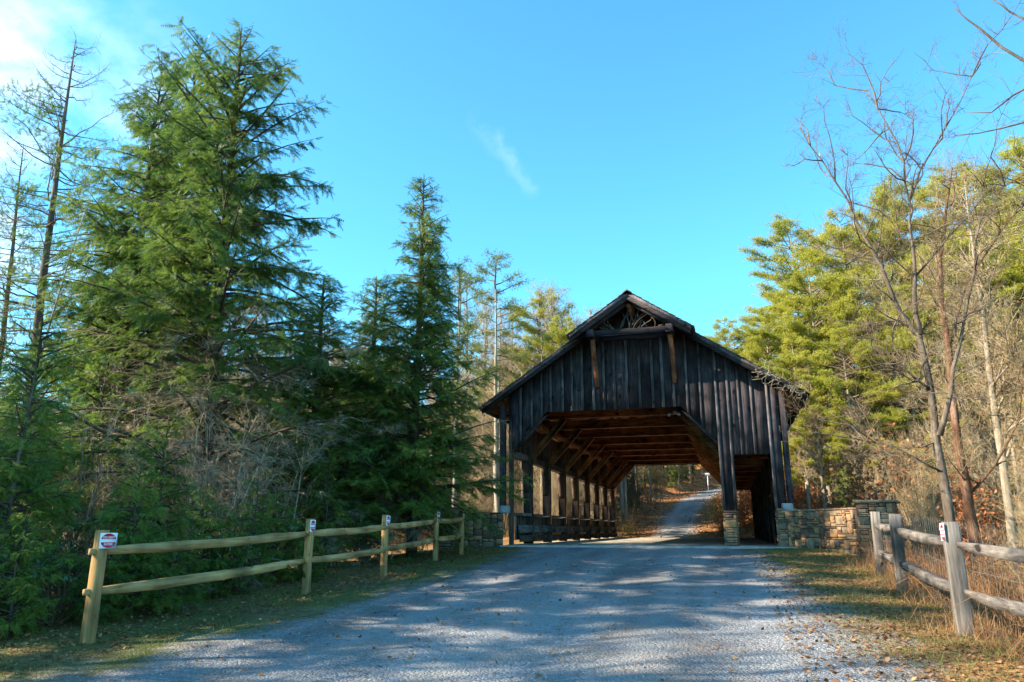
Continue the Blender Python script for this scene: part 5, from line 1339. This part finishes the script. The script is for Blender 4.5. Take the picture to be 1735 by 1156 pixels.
# ------------------------------------------------------------------ ground cover
def surf(x, y, dz=0.0):
    return np.stack([x, y, H(x, y) + dz], -1)
def grass_tufts():
    g = np.random.default_rng(50); a = Acc()
    n = 90000
    x = np.concatenate([g.uniform(-8.4, -4.6, n // 2), g.uniform(.4, 3.4, n // 2)]); y = 4.5 + g.random(n) ** .8 * 19.5
    d = road_d(x, y)
    cl = np.sin(x * 2.1 + 3 * np.sin(y * .9)) * np.cos(y * 1.7 + x) + .6 * np.sin(x * 7.1 + y * 5.3)
    keep = (d + .35 * cl < .15) & (cl + g.normal(0, .5, n) > -.15)
    x, y = x[keep], y[keep]; n = len(x)
    b = surf(x, y, -.005); h = g.uniform(.03, .085, n) * (1 + .4 * (x > 1.6))
    d = g.normal(0, .55, (n, 3)); d[:, 2] = 1; d /= np.linalg.norm(d, axis=1, keepdims=True)
    az = g.random(n) * 6.283; w = np.stack([np.cos(az), np.sin(az), 0 * az], -1) * .0035
    V = np.stack([b - w, b + w, b + d * h[:, None]], 1).reshape(-1, 3)
    a.add(V, np.arange(n * 3).reshape(-1, 3))
    tag(link('verge_grass', a.mesh('verge_grass', M['grass'])), 'thin mixed green and straw grass along both gravel edges', 'grass', kind='stuff')
grass_tufts()
def stones():
    g = np.random.default_rng(51); a = Acc(); n = 9000
    y = 4.5 + 8 * g.random(n) ** 1.3; x = g.uniform(-6.6, 1.9, n)
    keep = road_d(x, y) + g.normal(0, .5, n) > -.2; x, y = x[keep], y[keep]; n = len(x)
    s = g.uniform(.003, .008, n) * (1 + 1.2 * (g.random(n) < .05))
    O = np.array([(1, 0, 0), (-1, 0, 0), (0, 1, 0), (0, -1, 0), (0, 0, .7), (0, 0, -.7)], float)
    F = np.array([(0, 2, 4), (2, 1, 4), (1, 3, 4), (3, 0, 4), (2, 0, 5), (1, 2, 5), (3, 1, 5), (0, 3, 5)])
    V = surf(x, y, .002)[:, None] + O[None] * s[:, None, None] * g.uniform(.6, 1.3, (n, 6, 1)) + g.normal(0, .15, (n, 6, 3)) * s[:, None, None]
    a.add(V.reshape(-1, 3), ((np.arange(n) * 6)[:, None, None] + F[None]).reshape(-1, 3))
    tag(link('loose_gravel', a.mesh('loose_gravel', M['chip'])), 'loose crushed stone lying on the gravel road', 'gravel', kind='stuff')
def chip_b(n, l):
    r = ramp(n, [(0, (0.13, 0.13, 0.135)), (.5, (0.26, 0.26, 0.26)), (1, (0.46, 0.455, 0.44))]); l.new(island(n), r.inputs['Fac']); return r.outputs['Color'], None
M['chip'] = mat('crushed_stone', chip_b, .9, .1)
stones()
def leaves():
    g = np.random.default_rng(52); a = Acc()
    parts_ = []
    n = 9000; x = g.uniform(-10, -6.4, n); y = g.uniform(4.5, 24, n); parts_.append((x, y))
    n = 10000; x = .5 + 3.4 * g.random(n) ** .8; y = 4.8 + 18 * g.random(n) ** 1.2; parts_.append((x, y))
    n = 1200; x = g.uniform(-6.4, 2, n); y = g.uniform(5, 22, n); parts_.append((x, y))
    n = 26000; x = g.uniform(-14, 12, n); y = 48.6 + g.random(n) ** 1.4 * 45; k = road_d(x, y) + g.normal(0, .55, n) < -.1; parts_.append((x[k], y[k]))
    x = np.concatenate([p[0] for p in parts_]); y = np.concatenate([p[1] for p in parts_]); n = len(x)
    LV = np.array([(-.5, 0, 0), (0, .34, .12), (.5, 0, .03), (0, -.34, .10)]); LT = np.array([(0, 1, 2), (0, 2, 3)])
    dr = g.normal(0, 1, (n, 3)); dr[:, 2] *= .25
    up = g.normal(0, .3, (n, 3)) + np.array([0, 0, 1.])
    sc = np.where(y < 30, g.uniform(.035, .075, n), g.uniform(.12, .22, n))
    a.stamp(LV, LT, surf(x, y, .012), dr, up, sc)
    tag(link('fallen_leaves', a.mesh('fallen_leaves', M['litter'])), 'brown fallen leaves scattered over verges and far bank', 'leaves', kind='stuff')
leaves()
def dry_weeds():
    g = np.random.default_rng(53); a = Acc()
    n = 5200; x = g.uniform(2.75, 6.2, n); y = g.uniform(4.5, 21.5, n)
    fx = np.interp(y, [p[1] for p in RP], [p[0] for p in RP])
    k = (x > fx + .12) & (np.sin(x * 3 + y * 2.2) + g.normal(0, .8, n) > -.6); x, y = x[k], y[k]; n = len(x)
    b = surf(x, y, -.03); h = g.uniform(.35, 1.15, n)
    d = g.normal(0, .22, (n, 3)); d[:, 2] = 1; d /= np.linalg.norm(d, axis=1, keepdims=True)
    e = b + d * h[:, None]
    a.twigs(b, e, .0035, .10)
    m = 3; u = g.uniform(.4, .95, (n, m, 1)); P = (b[:, None] + (e - b)[:, None] * u).reshape(-1, 3); v = g.normal(0, 1, (n * m, 3)); v[:, 2] += .2
    v /= np.linalg.norm(v, axis=1, keepdims=True); a.twigs(P, P + v * g.uniform(.06, .22, (n * m, 1)), .002, .2)
    # arching dead grass and bramble
    for i in range(420):
        yy = g.uniform(5, 17); xx = np.interp(yy, [p[1] for p in RP], [p[0] for p in RP]) + g.uniform(.12, 2.2)
        az = g.random() * 6.283; L = g.uniform(.5, 1.4); s = np.linspace(0, 1, 6)
        P = np.stack([xx + math.cos(az) * L * s * .8, yy + math.sin(az) * L * s * .8, Hs(xx, yy) + L * (1.5 * s - 1.35 * s * s)], -1) + np.cumsum(g.normal(0, .02, (6, 3)), 0)
        a.tube(P, np.linspace(.005, .002, 6), 3, False)
    tag(link('dry_weeds', a.mesh('dry_weeds', M['straw'])), 'tangle of dry tan weeds behind the right fence', 'weeds', kind='stuff')
    # leaning tufts of dead grass on the near side of the fence
    a = Acc(); n = 9000; y = g.uniform(5, 20, n); fx = np.interp(y, [p[1] for p in RP], [p[0] for p in RP]); x = fx + g.normal(.15, .25, n)
    k = (np.sin(y * 3.1) + np.sin(y * 1.3 + 1) + g.normal(0, .7, n) > 0); x, y = x[k], y[k]; n = len(x)
    b = surf(x, y, -.01); d = g.normal(0, .5, (n, 3)); d[:, 0] -= .15; d[:, 2] = 1; d /= np.linalg.norm(d, axis=1, keepdims=True)
    h = g.uniform(.08, .38, n); az = g.random(n) * 6.283; w = np.stack([np.cos(az), np.sin(az), 0 * az], -1) * .003
    a.add(np.stack([b - w, b + w, b + d * h[:, None]], 1).reshape(-1, 3), np.arange(n * 3).reshape(-1, 3))
    tag(link('dead_grass', a.mesh('dead_grass', M['straw'])), 'pale dead grass tufts at the foot of the right fence', 'grass', kind='stuff')
dry_weeds()
def whips():
    g = np.random.default_rng(54); a = Acc(); n = 10000
    x = g.uniform(-70, 50, n); y = 49.5 + g.random(n) ** 1.3 * 75
    k = road_d(x, y) < -1.8; k &= ~((x > -7.6) & (x < 2.5) & (y < 52)); x, y = x[k], y[k]; n = len(x)
    b = surf(x, y, -.05); d = g.normal(0, .22, (n, 3)); d[:, 2] = 1
    a.twigs(b, b + d * g.uniform(.8, 3.4, (n, 1)), .014, .1)
    tag(link('undergrowth', a.mesh('undergrowth', M['twig_tan'])), 'thin upright brush covering the far bank and hillside', 'brush', kind='stuff')
whips()
